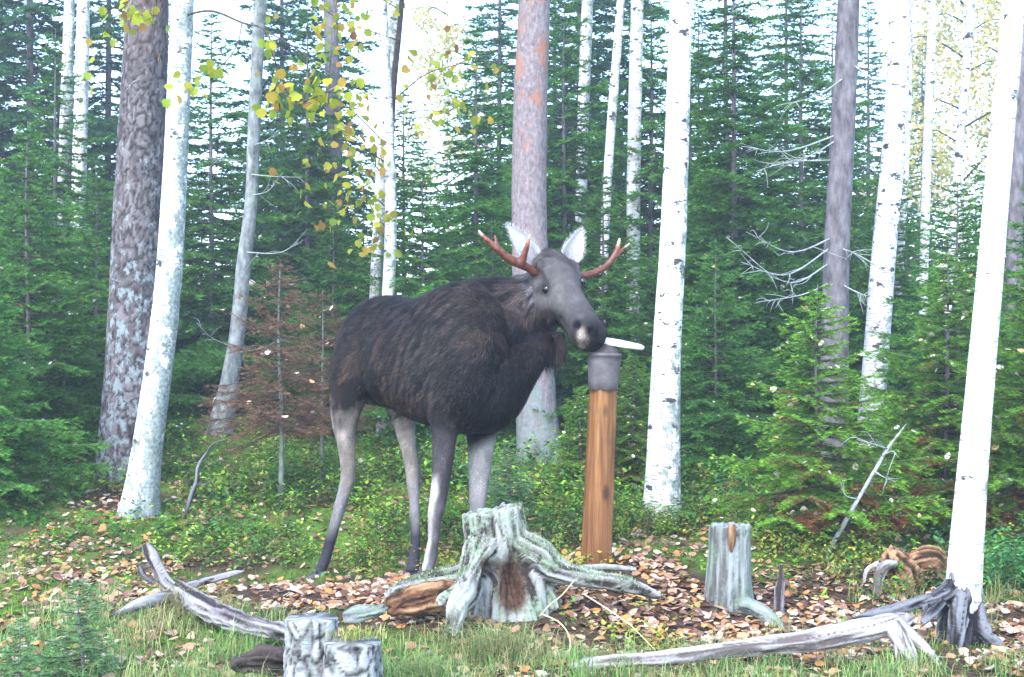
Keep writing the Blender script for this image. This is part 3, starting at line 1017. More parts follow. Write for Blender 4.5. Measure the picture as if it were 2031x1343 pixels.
FAR = [('tall', -60, 21, 1.0, 'beyond the layered spruce, outermost of its rank'), ('tall', 60, 18.5, 1.0, 'over the layered spruce'), ('tall_thin', 215, 20, 1.0, 'just showing beside the thick dark pine'), ('tall', 300, 25, 0.9, 'hidden behind the leaning birch'),
       ('tall', 560, 22, 0.9, 'behind the crooked grey tree'), ('tall_thin', 655, 19, 0.9, 'behind the dull brown trunk'), ('tall', 990, 22, 0.85, 'left behind the straight pine'), ('tall', 1100, 26, 0.95, 'right behind the straight pine'),
       ('tall_thin', 1150, 19.5, 1.0, 'behind the dim grey birch'), ('tall', 1225, 22.5, 1.0, 'behind the thin leaning birch'), ('tall', 1385, 26, 0.75, 'beside the white birch by the post'), ('tall_thin', 1440, 19, 0.85, 'rising out of the large dark spruce'),
       ('tall', 1560, 23, 0.8, 'left of the grey twiggy trunk'), ('tall_thin', 1650, 25, 0.8, 'hidden by the grey twiggy trunk'),
       ('tall', 1722, 29, 0.85, 'between the grey twiggy trunk and the stout birch'), ('tall_thin', 1830, 31, 0.85, 'between the stout birch and the thin hazy birches'), ('tall', 2060, 30, 0.8, 'beyond the black-footed birch'),
       ('tall', -300, 19, 0.95, 'past the low-branched edge spruce, nearer one'), ('tall', -420, 25, 1.0, 'past the low-branched edge spruce, farther one'),
       ('tall', 2330, 20, 0.9, 'past the broad spruce by the black-footed birch, nearer one'), ('tall', 2440, 26, 0.95, 'past the broad spruce by the black-footed birch, farther one')]
for i, (kd, px, D, sc_, where) in enumerate(FAR):
    place_spruce(kd, px, D, 'tall hazy far spruce ' + where, sc_, i * 1.7, 'far rank of tall spruces')
LOW = [(-30, 14, 1.1, 'beyond the layered spruce'), (110, 14.5, 1.0, 'over the layered spruce by the narrow birch'), (300, 17, 1.1, 'behind the thick dark pine'), (500, 19, 1.0, 'behind the crooked grey tree'), (720, 17, 1.0, 'just left of the birch pair'),
       (800, 20, 1.0, 'just right of the birch pair'), (900, 18, 0.9, 'above the moose shoulders'), (1040, 19, 1.0, 'behind the straight pine'), (1230, 18, 1.1, 'behind the thin leaning birch'), (1370, 17, 1.0, 'touching the white birch by the post'),
       (1500, 19, 1.1, 'left of the grey twiggy trunk'), (1690, 18, 0.85, 'between the grey twiggy trunk and the stout birch'), (1840, 17.5, 0.75, 'behind the two thin hazy birches'), (1935, 20, 0.7, 'left of the black-footed birch'), (2060, 19, 0.85, 'right of the black-footed birch'),
       (400, 24, 0.9, 'in the bright gap by the leaning birch'), (870, 27, 0.9, 'in the bright gap above the moose back'), (1800, 27, 0.9, 'far behind the stout birch'), (1960, 28, 0.8, 'farthest behind the black-footed birch'), (640, 29, 1.3, 'far behind the yellow aspen leaves')]
for i, (px, D, sc_, where) in enumerate(LOW):
    place_spruce('medium' if i % 2 else 'bushy', px, D, 'lower hazy spruce ' + where, sc_ * random.uniform(0.92, 1.08), i * 2.3, 'understorey spruces far behind')
for i, (px, D, where) in enumerate([(1905, 24, 'between the thin hazy birches'), (1990, 27, 'close to the black-footed birch'), (880, 30, 'in the bright gap above the moose back'), (1830, 33, 'farthest off beside the stout birch')]):
    tree('birch_tree', 'hazy yellow-crowned birch far behind, ' + where, 'birch tree', [(px, 640, D, 8), (px + 5, 300, D, 8)], M['birch_spot'], 10, 'far yellow birches', n=10, seed=60 + i, ring=0.2, crown=(CROWN_L2, CROWN_F2))


# ------------------------------------------------------------------ yellow leaved branches
LM = {}
for s in ('birch', 'lobed'):
    v, t = leaf_shape(s)
    LM[s] = [mesh_np('leaf', v * np.array([w, 1, c]), t, M['leaf_yellow'], False) for w, c in ((1, 1), (0.85, 2.2), (1.1, -1.2))]


def leafy(root, twigs, nleaf, smin, smax, shape, seed, spread=0.06):
    """twigs: list of (pix list with depth, radius); adds branch parts and single leaf parts"""
    r = np.random.default_rng(seed)
    off = np.array(root.location)
    curves = []
    for pix, w in twigs:
        pts = np.array([P(*p) for p in pix])
        c = catmull(pts, 40)
        g = Geo()
        g.add(*tube(pts, np.linspace(w, w * 0.3, len(pts)), 6, len(pts) * 5))
        ends = [c]
        for s in range(5):
            t = r.integers(8, 39)
            L = r.uniform(0.12, 0.36)
            d = c[min(39, t + 4)] - c[t - 4]
            d = d / np.linalg.norm(d) * 0.6 + r.normal(0, 0.5, 3)
            e = c[t] + d / np.linalg.norm(d) * L
            sub = catmull([c[t], (c[t] + e) / 2 + r.normal(0, 0.015, 3), e + (0, 0, -0.03)], 12)
            g.add(*tube(sub[::3], np.linspace(w * 0.4, 0.0012, len(sub[::3])), 4, 6))
            ends.append(sub)
        V, F, _ = g.get()
        obj('branch', V, F, M['twig'], root)
        curves += ends
    for q in range(nleaf):
        c = curves[r.integers(0, len(curves))]
        p = c[r.integers(len(c) // 3, len(c))] + r.normal(0, spread, 3) * np.array([1, 1, 1])
        o = link('leaf', LM[shape][q % 3], root)
        o.location = p - off
        o.rotation_euler = (r.uniform(-2.6, -0.4), r.normal(0, 0.5), r.uniform(0, 6.28))
        s = r.uniform(smin, smax)
        o.scale = (s, s, s)


leafy(birch_l, [([(366, 30, 9.0), (420, 22, 8.6), (480, 45, 8.3), (525, 60, 8.1), (545, 115, 8.0), (552, 175, 7.9), (556, 250, 7.9)], 0.010),
                ([(525, 60, 8.1), (570, 85, 7.9), (620, 120, 7.8), (660, 150, 7.7)], 0.006),
                ([(480, 45, 8.3), (470, 90, 8.1), (440, 130, 8.0), (410, 150, 8.0)], 0.005),
                ([(360, -60, 9.0), (300, -40, 8.5), (240, 20, 8.2), (200, 80, 8.1)], 0.007),
                ([(310, -40, 8.6), (305, 20, 8.3), (300, 80, 8.2)], 0.004),
                ([(552, 175, 7.9), (590, 200, 7.8), (640, 190, 7.7)], 0.005)], 140, 0.05, 0.085, 'lobed', 5)
aspen, _, _ = tree('aspen_tree', 'thin dark-stemmed young aspen with yellow leaves beside the birch pair', 'aspen tree',
                   [(772, 640, 12.9, 15), (774, 400, 12.9, 13), (778, 210, 12.9, 13), (792, 60, 12.9, 11), (797, 0, 12.9, 10)], M['twig'], 7.6, n=10, seed=70, flare=0.1)
leafy(aspen, [([(776, 300, 12.8), (720, 240, 12.4), (660, 190, 12.1), (600, 180, 11.8)], 0.008),
              ([(776, 330, 12.8), (730, 300, 12.5), (690, 280, 12.2), (640, 290, 12.0), (610, 340, 11.8)], 0.008),
              ([(780, 200, 12.8), (840, 150, 12.5), (900, 130, 12.3), (960, 120, 12.2)], 0.008),
              ([(778, 230, 12.8), (830, 220, 12.5), (890, 225, 12.3), (935, 265, 12.1)], 0.007),
              ([(774, 420, 12.8), (740, 390, 12.5), (700, 380, 12.3), (650, 420, 12.1)], 0.007),
              ([(776, 360, 12.8), (745, 330, 12.5), (730, 300, 12.3), (700, 260, 12.1)], 0.006),
              ([(790, 80, 12.8), (730, 60, 12.4), (680, 40, 12.1), (640, 20, 11.9)], 0.007),
              ([(795, 20, 12.8), (760, 0, 12.5), (720, -20, 12.2), (640, 0, 11.9)], 0.006),
              ([(774, 470, 12.8), (755, 440, 12.5), (740, 470, 12.3)], 0.005)], 290, 0.06, 0.11, 'lobed', 6, 0.16)

# ------------------------------------------------------------------ moose
MO = P(815, 1142, 7.4)
MO[2] = g1(MO[0], MO[1])
yaw = math.radians(55)
UF = np.array([math.cos(yaw), -math.sin(yaw), 0])            # body forward
UL = np.array([math.sin(yaw), math.cos(yaw), 0])             # body left
FR = np.array([-0.294, 7.02, 0])                             # under the front legs


def body_ring(lx, zt, zb, hw, n=28, side=0.0, egg=0.12):
    th = np.linspace(0, 2 * math.pi, n, endpoint=False)
    zc, hh = (zt + zb) / 2, (zt - zb) / 2
    y = hw * np.sign(np.cos(th)) * np.abs(np.cos(th)) ** 0.85 * (1 - egg * np.sin(th))
    z = zc + hh * np.sin(th)
    return FR + UF * lx + UL * (y + side)[:, None] + np.array([0, 0, 1.0]) * z[:, None]


torso = [(-1.27, 1.46, 1.22, 0.08), (-1.24, 1.545, 1.06, 0.18), (-1.14, 1.62, 0.99, 0.245), (-0.96, 1.672, 0.97, 0.265), (-0.80, 1.668, 0.965, 0.255), (-0.62, 1.648, 0.95, 0.275),
         (-0.45, 1.645, 0.915, 0.295), (-0.28, 1.675, 0.885, 0.30), (-0.12, 1.715, 0.865, 0.285), (0.03, 1.73, 0.85, 0.255), (0.14, 1.705, 0.86, 0.225), (0.24, 1.63, 0.92, 0.185), (0.32, 1.53, 1.03, 0.13), (0.36, 1.42, 1.15, 0.07)]
tt = np.array(torso)
tc = catmull(tt, 40)
parts = [loft([body_ring(*r) for r in tc])]

LEG = {
    'rh': [((745, 630, 7.74), 0.08), ((722, 680, 7.70), 0.17), ((704, 740, 7.65), 0.185), ((690, 790, 7.61), 0.135), ((684, 845, 7.58), 0.088), ((688, 900, 7.60), 0.064), ((690, 945, 7.66), 0.055), ((676, 1000, 7.70), 0.044), ((659, 1060, 7.76), 0.039), ((648, 1100, 7.80), 0.046), ((640, 1122, 7.80), 0.046), ((630, 1138, 7.79), 0.048)],
    'lh': [((790, 680, 7.90), 0.08), ((790, 740, 7.85), 0.17), ((795, 800, 7.80), 0.12), ((803, 850, 7.75), 0.078), ((814, 910, 7.72), 0.056), ((819, 960, 7.72), 0.050), ((822, 1010, 7.68), 0.038), ((824, 1060, 7.63), 0.034), ((822, 1100, 7.60), 0.042), ((819, 1122, 7.58), 0.044), ((816, 1136, 7.56), 0.046)],
    'rf': [((890, 640, 7.0), 0.10), ((886, 710, 6.94), 0.18), ((884, 790, 6.90), 0.14), ((882, 855, 6.90), 0.090), ((877, 930, 6.90), 0.068), ((868, 1000, 6.91), 0.057), ((863, 1022, 6.91), 0.053), ((859, 1070, 6.92), 0.038), ((854, 1105, 6.93), 0.042), ((850, 1122, 6.92), 0.042), ((847, 1135, 6.90), 0.045)],
    'lf': [((950, 680, 7.12), 0.10), ((958, 740, 7.12), 0.17), ((957, 810, 7.11), 0.14), ((955, 870, 7.10), 0.096), ((951, 930, 7.10), 0.074), ((947, 995, 7.10), 0.060), ((946, 1020, 7.10), 0.055), ((947, 1070, 7.11), 0.039), ((949, 1105, 7.12), 0.043), ((951, 1122, 7.11), 0.043), ((953, 1134, 7.09), 0.046)],
}
legs = {}
for kx, lst in LEG.items():
    pts = np.array([P(*p) for p, r in lst])
    rad = np.array([r for p, r in lst])
    legs[kx] = (pts, rad)
    side = rad * 0.84
    parts.append(tube(pts, np.stack([side, rad], 1), 16, 44, flat=UF))

# hocks and knees
for kx, q in (('rh', (694, 938, 7.72)), ('lh', (824, 950, 7.80))):
    c = P(*q)
    parts.append(tube([c + (0, 0, 0.13), c, c - (0, 0, 0.07)], [0.024, 0.040, 0.024], 10, 9))
# neck: from inside the shoulders to behind the head
NECK = [((905, 700, 7.15), 0.27, 0.30), ((955, 655, 7.12), 0.235, 0.305), ((1005, 634, 7.10), 0.20, 0.27), ((1045, 612, 7.08), 0.165, 0.22), ((1075, 585, 7.06), 0.135, 0.17), ((1095, 560, 7.02), 0.11, 0.12)]
npts = np.array([P(*p) for p, a, b in NECK])
nrad = np.array([(b, a) for p, a, b in NECK])
nv = tube(npts, nrad, 24, 30, flat=(0.3, 1, 0))
parts.append(nv)
parts.append(tube([P(880, 690, 7.05), P(915, 690, 6.98), P(965, 678, 6.98), P(1020, 655, 7.02), P(1050, 640, 7.05)], [0.06, 0.17, 0.20, 0.16, 0.08], 18, 24))
# brisket and throat
parts.append(tube([P(905, 800, 7.05), P(940, 800, 6.98), P(968, 792, 6.92), P(1005, 745, 6.90), P(1045, 705, 6.94), P(1085, 665, 6.98)], [0.05, 0.15, 0.185, 0.165, 0.12, 0.07], 18, 28))

# head frame
POLL = P(1098, 527, 7.06)
NOSE = P(1168, 662, 6.72)
HF = (NOSE - POLL) / np.linalg.norm(NOSE - POLL)
HL = np.array([-HF[1], HF[0], 0.0])
HL /= np.linalg.norm(HL)
HU = np.cross(HF, HL)


def hp(f, l, u):
    return POLL + HF * f + HL * l + HU * u


def head_ring(f, hw, hh, u, n=24, sq=0.9):
    th = np.linspace(0, 2 * math.pi, n, endpoint=False)
    return np.array([hp(f, hw * np.sign(math.cos(t)) * abs(math.cos(t)) ** sq * (1 - 0.10 * math.sin(t)), u + hh * math.sin(t)) for t in th])


HS = np.array([(-0.13, 0.05, 0.06, -0.06), (-0.09, 0.095, 0.11, -0.055), (-0.02, 0.115, 0.125, -0.045), (0.06, 0.122, 0.13, -0.04), (0.13, 0.122, 0.132, -0.04), (0.20, 0.105, 0.128, -0.04), (0.28, 0.086, 0.115, -0.03),
               (0.36, 0.078, 0.100, -0.012), (0.44, 0.082, 0.098, 0.0), (0.51, 0.088, 0.095, -0.002), (0.57, 0.086, 0.088, -0.012), (0.61, 0.074, 0.074, -0.022), (0.635, 0.05, 0.05, -0.03)])
hc = catmull(HS, 36)
parts.append(loft([head_ring(*r) for r in hc]))
# lower jaw, brow ridges, antler pedicles
parts.append(tube([hp(0.12, 0, -0.10), hp(0.28, 0, -0.125), hp(0.42, 0, -0.118), hp(0.52, 0, -0.115), hp(0.56, 0, -0.105)], [(0.075, 0.06), (0.058, 0.045), (0.045, 0.032), (0.044, 0.028), (0.03, 0.02)], 14, 20, flat=HU))
for sg in (-1, 1):
    parts.append(tube([hp(0.06, sg * 0.07, 0.045), hp(0.115, sg * 0.102, 0.040), hp(0.19, sg * 0.085, 0.02)], [0.020, 0.026, 0.018], 10, 9))
    parts.append(tube([hp(0.045, sg * 0.04, 0.0), hp(0.045, sg * 0.09, 0.03), hp(0.045, sg * 0.138, 0.045)], [0.075, 0.055, 0.026], 12, 9))
    # nostril rims
    parts.append(tube([hp(0.53, sg * 0.055, 0.045), hp(0.58, sg * 0.062, 0.02), hp(0.60, sg * 0.06, -0.02)], [0.03, 0.034, 0.03], 10, 8))
# bell under the chin
parts.append(tube([P(1105, 660, 6.98), P(1106, 690, 6.97), P(1104, 712, 6.97)], [0.05, 0.04, 0.012], 10, 10))
# short tail
parts.append(tube([FR + UF * -1.17 + (0, 0, 1.50), FR + UF * -1.24 + (0, 0, 1.42), FR + UF * -1.235 + (0, 0, 1.34)], [0.04, 0.035, 0.015], 10, 8))
V, T, N = union(parts, 0.0125, 10, 0.5)
# soft muscle relief, then nostril pits and mouth line
V = V + N * ((fbm(V * 7, 3, 44) - 0.5) * 0.016)[:, None]
def near_pt(px, py):
    q = np.hypot(CX + FPX * V[:, 0] / V[:, 1] - px, CY - FPX * (V[:, 2] - CAMH) / V[:, 1] - py)
    i = np.where(q < max(4.0, q.min() + 1))[0]
    return V[i[np.argmin(V[i, 1])]]


NOSP = [near_pt(1173, 657), near_pt(1143, 646)]
for c_ in NOSP:
    d = np.linalg.norm(V - c_, axis=1)
    V = V - N * (0.022 * np.exp(-(d / 0.018) ** 2))[:, None]
rel = V - POLL
hf, hl, hu = rel @ HF, rel @ HL, rel @ HU
mouth = np.exp(-((hu + 0.080) / 0.010) ** 2) * ((hf > 0.34) & (hf < 0.64))
V = V - N * (0.020 * mouth)[:, None]


def DARK(V):
    rel = V - hp(0.22, 0, -0.03)
    return 0.23 + 0.36 * np.exp(-(np.linalg.norm(rel, axis=1) / 0.40) ** 4)


def surf(px, py):
    q = np.hypot(CX + FPX * V[:, 0] / V[:, 1] - px, CY - FPX * (V[:, 2] - CAMH) / V[:, 1] - py)
    i = np.where(q < max(4.0, q.min() + 1))[0]
    return V[i[np.argmin(V[i, 1])]]


NOS = [surf(1173, 657), surf(1143, 646)]
LIP = [surf(1152, 667), surf(1150, 690)]
EYE = surf(1077, 574)


def coat(V, N):
    n1 = fbm(V * 5, 4, 3)
    n2 = fbm(V * 14, 3, 8)
    lx = (V - FR) @ UF
    ly = (V - FR) @ UL
    z = V[:, 2]
    c = np.outer(np.ones(len(V)), (0.040, 0.027, 0.022))

    def mixc(c, w, col):
        w = np.clip(w, 0, 1)[:, None]
        return c * (1 - w) + np.asarray(col) * w
    c = mixc(c, (n1 - 0.42) * 3.0, (0.105, 0.062, 0.038))
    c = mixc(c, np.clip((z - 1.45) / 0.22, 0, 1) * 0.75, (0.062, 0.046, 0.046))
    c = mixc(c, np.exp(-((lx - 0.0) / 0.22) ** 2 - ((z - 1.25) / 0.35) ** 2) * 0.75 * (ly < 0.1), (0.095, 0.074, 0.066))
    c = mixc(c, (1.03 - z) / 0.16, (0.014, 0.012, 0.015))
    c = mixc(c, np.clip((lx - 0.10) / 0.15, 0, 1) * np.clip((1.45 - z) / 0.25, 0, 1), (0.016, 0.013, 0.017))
    # neck
    dn = seg_dist(V, npts[2:], nrad[2:, 0])
    wn = np.clip(1 - (dn - 0.02) / 0.12, 0, 1) * np.clip((lx - 0.0) / 0.3, 0, 1)
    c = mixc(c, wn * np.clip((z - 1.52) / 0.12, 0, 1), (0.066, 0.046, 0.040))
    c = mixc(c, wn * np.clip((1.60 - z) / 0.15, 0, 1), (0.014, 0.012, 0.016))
    # head
    rel = V - POLL
    f, l, u = rel @ HF, rel @ HL, rel @ HU
    head = np.clip((f + 0.13) / 0.16, 0, 1) * np.clip((u + 0.17) / 0.09, 0, 1) * (np.abs(l) < 0.19) * (f < 0.72) * (np.linalg.norm(V - hp(0.25, 0, -0.03), axis=1) < 0.46)
    hcv = np.outer(np.ones(len(V)), (0.125, 0.112, 0.112))
    hcv = mixc(hcv, np.clip((0.13 - f) / 0.12, 0, 1) * 0.8, (0.20, 0.18, 0.165))
    hcv = mixc(hcv, np.clip((n2 - 0.52) * 9, 0, 1) * (f < 0.16) * 0.8, (0.055, 0.045, 0.05))
    hcv = mixc(hcv, np.clip((n1 - 0.52) * 6, 0, 1) * 0.35, (0.07, 0.06, 0.065))
    hcv = mixc(hcv, np.exp(-((f - 0.26) / 0.09) ** 2) * np.clip((np.abs(l) - 0.05) / 0.03, 0, 1) * (np.abs(l) < 0.14) * np.clip((u + 0.11) / 0.04, 0, 1) * 0.7, (0.23, 0.21, 0.20))
    hcv = mixc(hcv, np.clip((f - 0.49) / 0.06, 0, 1) * 0.85, (0.034, 0.027, 0.030))
    hcv = mixc(hcv, np.exp(-(np.linalg.norm(V - LIP[0], axis=1) / 0.036) ** 2) * 1.3, (0.62, 0.50, 0.44))
    hcv = mixc(hcv, np.exp(-(np.linalg.norm(V - LIP[1], axis=1) / 0.022) ** 2) * 1.0, (0.40, 0.33, 0.30))
    for sg in (-1, 1):
        hcv = mixc(hcv, np.exp(-(np.linalg.norm(V - NOS[0 if sg > 0 else 1], axis=1) / (0.040 if sg > 0 else 0.026)) ** 2) * 1.5, (0.008, 0.007, 0.008))
        hcv = mixc(hcv, np.exp(-(np.linalg.norm(V - (EYE if sg < 0 else hp(0.165, 0.115, 0.03)), axis=1) / 0.040) ** 2) * 1.1, (0.022, 0.018, 0.02))
    hcv = mixc(hcv, np.exp(-((u + 0.080) / 0.012) ** 2) * (f > 0.34) * 0.9, (0.02, 0.016, 0.016))
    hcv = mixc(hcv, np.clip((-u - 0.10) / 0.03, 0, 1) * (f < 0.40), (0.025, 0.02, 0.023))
    c = c * (1 - head[:, None]) + hcv * head[:, None]
    # legs
    for kx, (pts, rad) in legs.items():
        d = seg_dist(V, pts[2:], rad[2:])
        zr = z - pts[-1][2]
        w = np.clip(1 - (d - 0.012) / 0.03, 0, 1)
        # never reach across to the other leg
        for k2, (p2, r2) in legs.items():
            if k2 != kx:
                w = w * (seg_dist(V, p2[2:], r2[2:]) >= d)
        pale, grey, dark = (0.34, 0.29, 0.255), (0.20, 0.18, 0.185), (0.045, 0.040, 0.050)
        inner = np.clip(0.5 + N @ UF * 0.9, 0, 1)
        if kx in ('rh', 'lh'):
            top = 1.08 if kx == 'rh' else 1.02
            lc = np.outer(np.ones(len(V)), pale)
            lc = mixc(lc, (0.62 - zr) / 0.12, (0.27, 0.25, 0.25))
            lc = mixc(lc, (0.36 - zr) / 0.14, dark)
            w = w * np.clip((top + 0.04 - zr + (n2 - 0.5) * 0.25) / 0.20, 0, 1)
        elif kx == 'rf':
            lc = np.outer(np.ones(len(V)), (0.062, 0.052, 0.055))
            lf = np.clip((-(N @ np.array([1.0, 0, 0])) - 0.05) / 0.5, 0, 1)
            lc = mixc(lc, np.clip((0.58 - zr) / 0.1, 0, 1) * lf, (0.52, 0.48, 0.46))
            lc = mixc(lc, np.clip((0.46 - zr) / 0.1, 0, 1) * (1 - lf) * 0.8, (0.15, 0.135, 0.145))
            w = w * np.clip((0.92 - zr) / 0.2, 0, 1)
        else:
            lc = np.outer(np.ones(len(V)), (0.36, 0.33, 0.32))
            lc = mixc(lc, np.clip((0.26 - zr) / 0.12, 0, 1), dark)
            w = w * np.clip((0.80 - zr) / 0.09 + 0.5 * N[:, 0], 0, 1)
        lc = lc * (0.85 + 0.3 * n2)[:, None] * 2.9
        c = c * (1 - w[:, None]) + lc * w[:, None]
    return np.clip(c * (0.80 + 0.4 * n2)[:, None] * DARK(V)[:, None], 0.0015, 1)


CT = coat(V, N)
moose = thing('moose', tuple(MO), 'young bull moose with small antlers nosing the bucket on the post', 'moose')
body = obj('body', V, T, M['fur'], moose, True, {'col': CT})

# fur: short strands laid back over the body
tri = V[T]
area = np.linalg.norm(np.cross(tri[:, 1] - tri[:, 0], tri[:, 2] - tri[:, 0]), axis=1)
NF = 150000
fi = rng.choice(len(T), NF, p=area / area.sum())
b = rng.dirichlet((1, 1, 1), NF)
fp = (tri[fi] * b[:, :, None]).sum(1)
fn = (N[T[fi]] * b[:, :, None]).sum(1)
fn /= np.linalg.norm(fn, axis=1)[:, None] + 1e-9
fc = (CT[T[fi]] * b[:, :, None]).sum(1)
rel = fp - POLL
f_, l_, u_ = rel @ HF, rel @ HL, rel @ HU
onhead = (np.linalg.norm(fp - hp(0.27, 0, -0.03), axis=1) < 0.40) & (u_ > -0.15) & (f_ > -0.03 + 0.05 * rng.normal(0, 1, NF)) & (np.abs(l_) < 0.16)
legd = np.min([seg_dist(fp, p[3:], r[3:]) for p, r in legs.values()], axis=0)
onleg = legd < 0.02
flow = -UF[None] * 0.75 + np.array([0, 0, -0.75])[None] + rng.normal(0, 0.22, (NF, 3))
ndist = seg_dist(fp, npts[2:], nrad[2:, 0])
flow[ndist < 0.05] += np.array([-0.5, 0, -0.5])
flow[onleg] = np.array([0, 0, -1.0]) + rng.normal(0, 0.12, (onleg.sum(), 3))
flow[onhead] = HF * 0.9 + rng.normal(0, 0.15, (onhead.sum(), 3))
low_head = f_ < 0.1
flow -= fn * (flow * fn).sum(1)[:, None]
flow /= np.linalg.norm(flow, axis=1)[:, None] + 1e-9
flen = rng.uniform(0.022, 0.042, NF)
flen = np.where(ndist < 0.05, rng.uniform(0.03, 0.06, NF), flen)
flen = np.where(onleg, rng.uniform(0.008, 0.016, NF), flen)
flen = np.where(onhead, rng.uniform(0.008, 0.020, NF), flen)
bell = np.linalg.norm(fp - P(1106, 700, 6.97), axis=1) < 0.10
flen = np.where(bell, rng.uniform(0.05, 0.10, NF), flen)
flow[bell] = np.array([0, 0, -1.0]) + rng.normal(0, 0.15, (bell.sum(), 3))
lift = np.where(onhead | onleg, 0.18, 0.24)[:, None]
w = np.cross(fn, flow)
w /= np.linalg.norm(w, axis=1)[:, None] + 1e-9
wd = np.where(onhead | onleg, 0.0016, 0.0026)[:, None]
FV = np.stack([fp - w * wd - fn * 0.002, fp + w * wd - fn * 0.002, fp + (flow + fn * lift) * flen[:, None]], 1).reshape(-1, 3)
fdir = -UF * 0.6 + np.array([0, 0, -0.8])
fdir = fdir / np.linalg.norm(fdir)
fo = np.cross(fdir, UL)
wp = fp + np.stack([fbm(fp * 6 + 9 * a, 2, 50 + a) - 0.5 for a in (1, 2, 3)], 1) * 0.12
streak = np.clip(fbm(np.column_stack([wp @ fdir * 10, wp @ fo * 42, wp @ UL * 42]), 2, 77) * 4.0 - 1.1, 0.25, 2.6)
fcol = fc * (rng.uniform(0.65, 1.35, (NF, 1))) * streak[:, None]
gl = rng.uniform(0, 1, NF) < 0.05
fcol[gl & ~onhead & ~onleg] = fcol[gl & ~onhead & ~onleg] * 1.7 + 0.02
FC = np.repeat(np.clip(fcol, 0.002, 1), 3, 0)
FC[2::3] = np.clip(FC[2::3] * 1.25, 0, 1)
fur = obj('fur', FV, np.arange(len(FV)).reshape(-1, 3), M['fur_strand'], moose, False, {'col': FC})
tag(fur, kind='stuff')

# eyes
k = NT('moose_eye')
M['eye'] = k.done((0.006, 0.004, 0.004), 0.08, 0.6)
for sg in (-1, 1):
    c = EYE + HL * 0.013 if sg < 0 else hp(0.165, 0.112, 0.030)
    th = np.linspace(0, math.pi, 9)
    ring = [c + HL * (sg * 0.020 * math.cos(t)) + (HF[None] * np.cos(np.linspace(0, 2 * math.pi, 14, endpoint=False))[:, None] + HU[None] * np.sin(np.linspace(0, 2 * math.pi, 14, endpoint=False))[:, None]) * (0.025 * math.sin(t) + 1e-4) for t in th]
    obj('eye', *(lambda a: (a[0], [a[1], a[2]]))(loft(ring)), M['eye'], moose)

# ears: cupped pointed leaves with pale rims
k = NT('moose_ear')
fe = k.noise(k.coord((1, 1, 1)), 30, 4)
ce = k.ramp(k.math('ADD', k.attr('rim'), k.math('MULTIPLY', k.math('SUBTRACT', fe, 0.5), 0.5)), [(0.1, (0.10, 0.09, 0.10)), (0.4, (0.26, 0.25, 0.26)), (0.8, (0.48, 0.47, 0.46))])
M['ear'] = k.done(ce, 0.85, 0.15)


def ear(root_pt, tip_pt, width, face):
    ax = tip_pt - root_pt
    L = np.linalg.norm(ax)
    ax = ax / L
    fc = np.asarray(face, float)
    fc = fc - ax * (fc @ ax)
    fc /= np.linalg.norm(fc)
    sd = np.cross(ax, fc)
    ns, nt = 22, 11
    prof = lambda s: width * np.clip(np.sin(math.pi * np.clip(s, 0, 1) ** 0.78) ** 0.75, 0, 1) * (1 - 0.15 * s) + 0.018 * (1 - s) ** 2 + 0.002
    front, rim = [], []
    for s in np.linspace(0, 1, ns):
        w = prof(s)
        for t in np.linspace(-1, 1, nt):
            front.append(root_pt + ax * (s * L) + sd * (w * 0.5 * t) + fc * (0.035 * (abs(t) ** 2 - 0.6) * w / width + 0.03 * s * (1 - s)))
            rim.append(max(abs(t) ** 2.5, s ** 1.2, 0.15 + 0.8 * s))
    front = np.array(front)
    back = front - fc * 0.008
    Vv = np.vstack([front, back])
    Q = []
    for i in range(ns - 1):
        for j in range(nt - 1):
            a = i * nt + j
            Q.append((a, a + 1, a + nt + 1, a + nt))
            q = a + ns * nt
            Q.append((q, q + nt, q + nt + 1, q + 1))
    b = ns * nt
    for i in range(ns - 1):
        for e in (0, nt - 1):
            a = i * nt + e
            Q.append((a, a + nt, a + nt + b, a + b))
    rim = np.array(rim + [0.25] * len(rim))
    o = obj('ear', Vv, np.array(Q), M['ear'], moose, True, {'rim': rim})
    # hairs round the rim
    g = []
    r = np.random.default_rng(4)
    for q in range(900):
        i = r.integers(1, ns)
        j = r.choice([0, 1, nt - 2, nt - 1]) if r.uniform() < 0.6 else r.integers(0, nt)
        p = front[i * nt + j] + r.normal(0, 0.003, 3)
        d = ax * 0.8 + sd * (0.5 * np.sign(j - nt / 2)) + fc * 0.25 + r.normal(0, 0.25, 3)
        d /= np.linalg.norm(d)
        wv = np.cross(d, r.normal(0, 1, 3))
        wv /= np.linalg.norm(wv)
        g += [p - wv * 0.0012, p + wv * 0.0012, p + d * r.uniform(0.012, 0.03)]
    g = np.array(g)
    e = obj('ear_hair', g, np.arange(len(g)).reshape(-1, 3), M['ear'], o, False, {'rim': np.full(len(g), 0.75)})
    e['kind'] = 'stuff'
    return o


ear(P(1068, 528, 7.07), P(1006, 446, 7.02), 0.125, (0.45, -1, 0.1))
ear(P(1124, 528, 7.12), P(1153, 456, 7.14), 0.120, (0.1, -1, 0.1))

# antlers
k = NT('antler')
fa = k.noise(k.coord((1, 1, 1)), 40, 5)
ca = k.ramp(k.math('ADD', fa, k.math('MULTIPLY', k.attr('tipm'), 0.55)), [(0.3, (0.05, 0.012, 0.008)), (0.55, (0.13, 0.036, 0.020)), (0.8, (0.26, 0.09, 0.055)), (1.0, (0.50, 0.36, 0.30))])
k.bump(fa, 0.5, 0.004)
M['antler'] = k.done(ca, 0.45, 0.4)


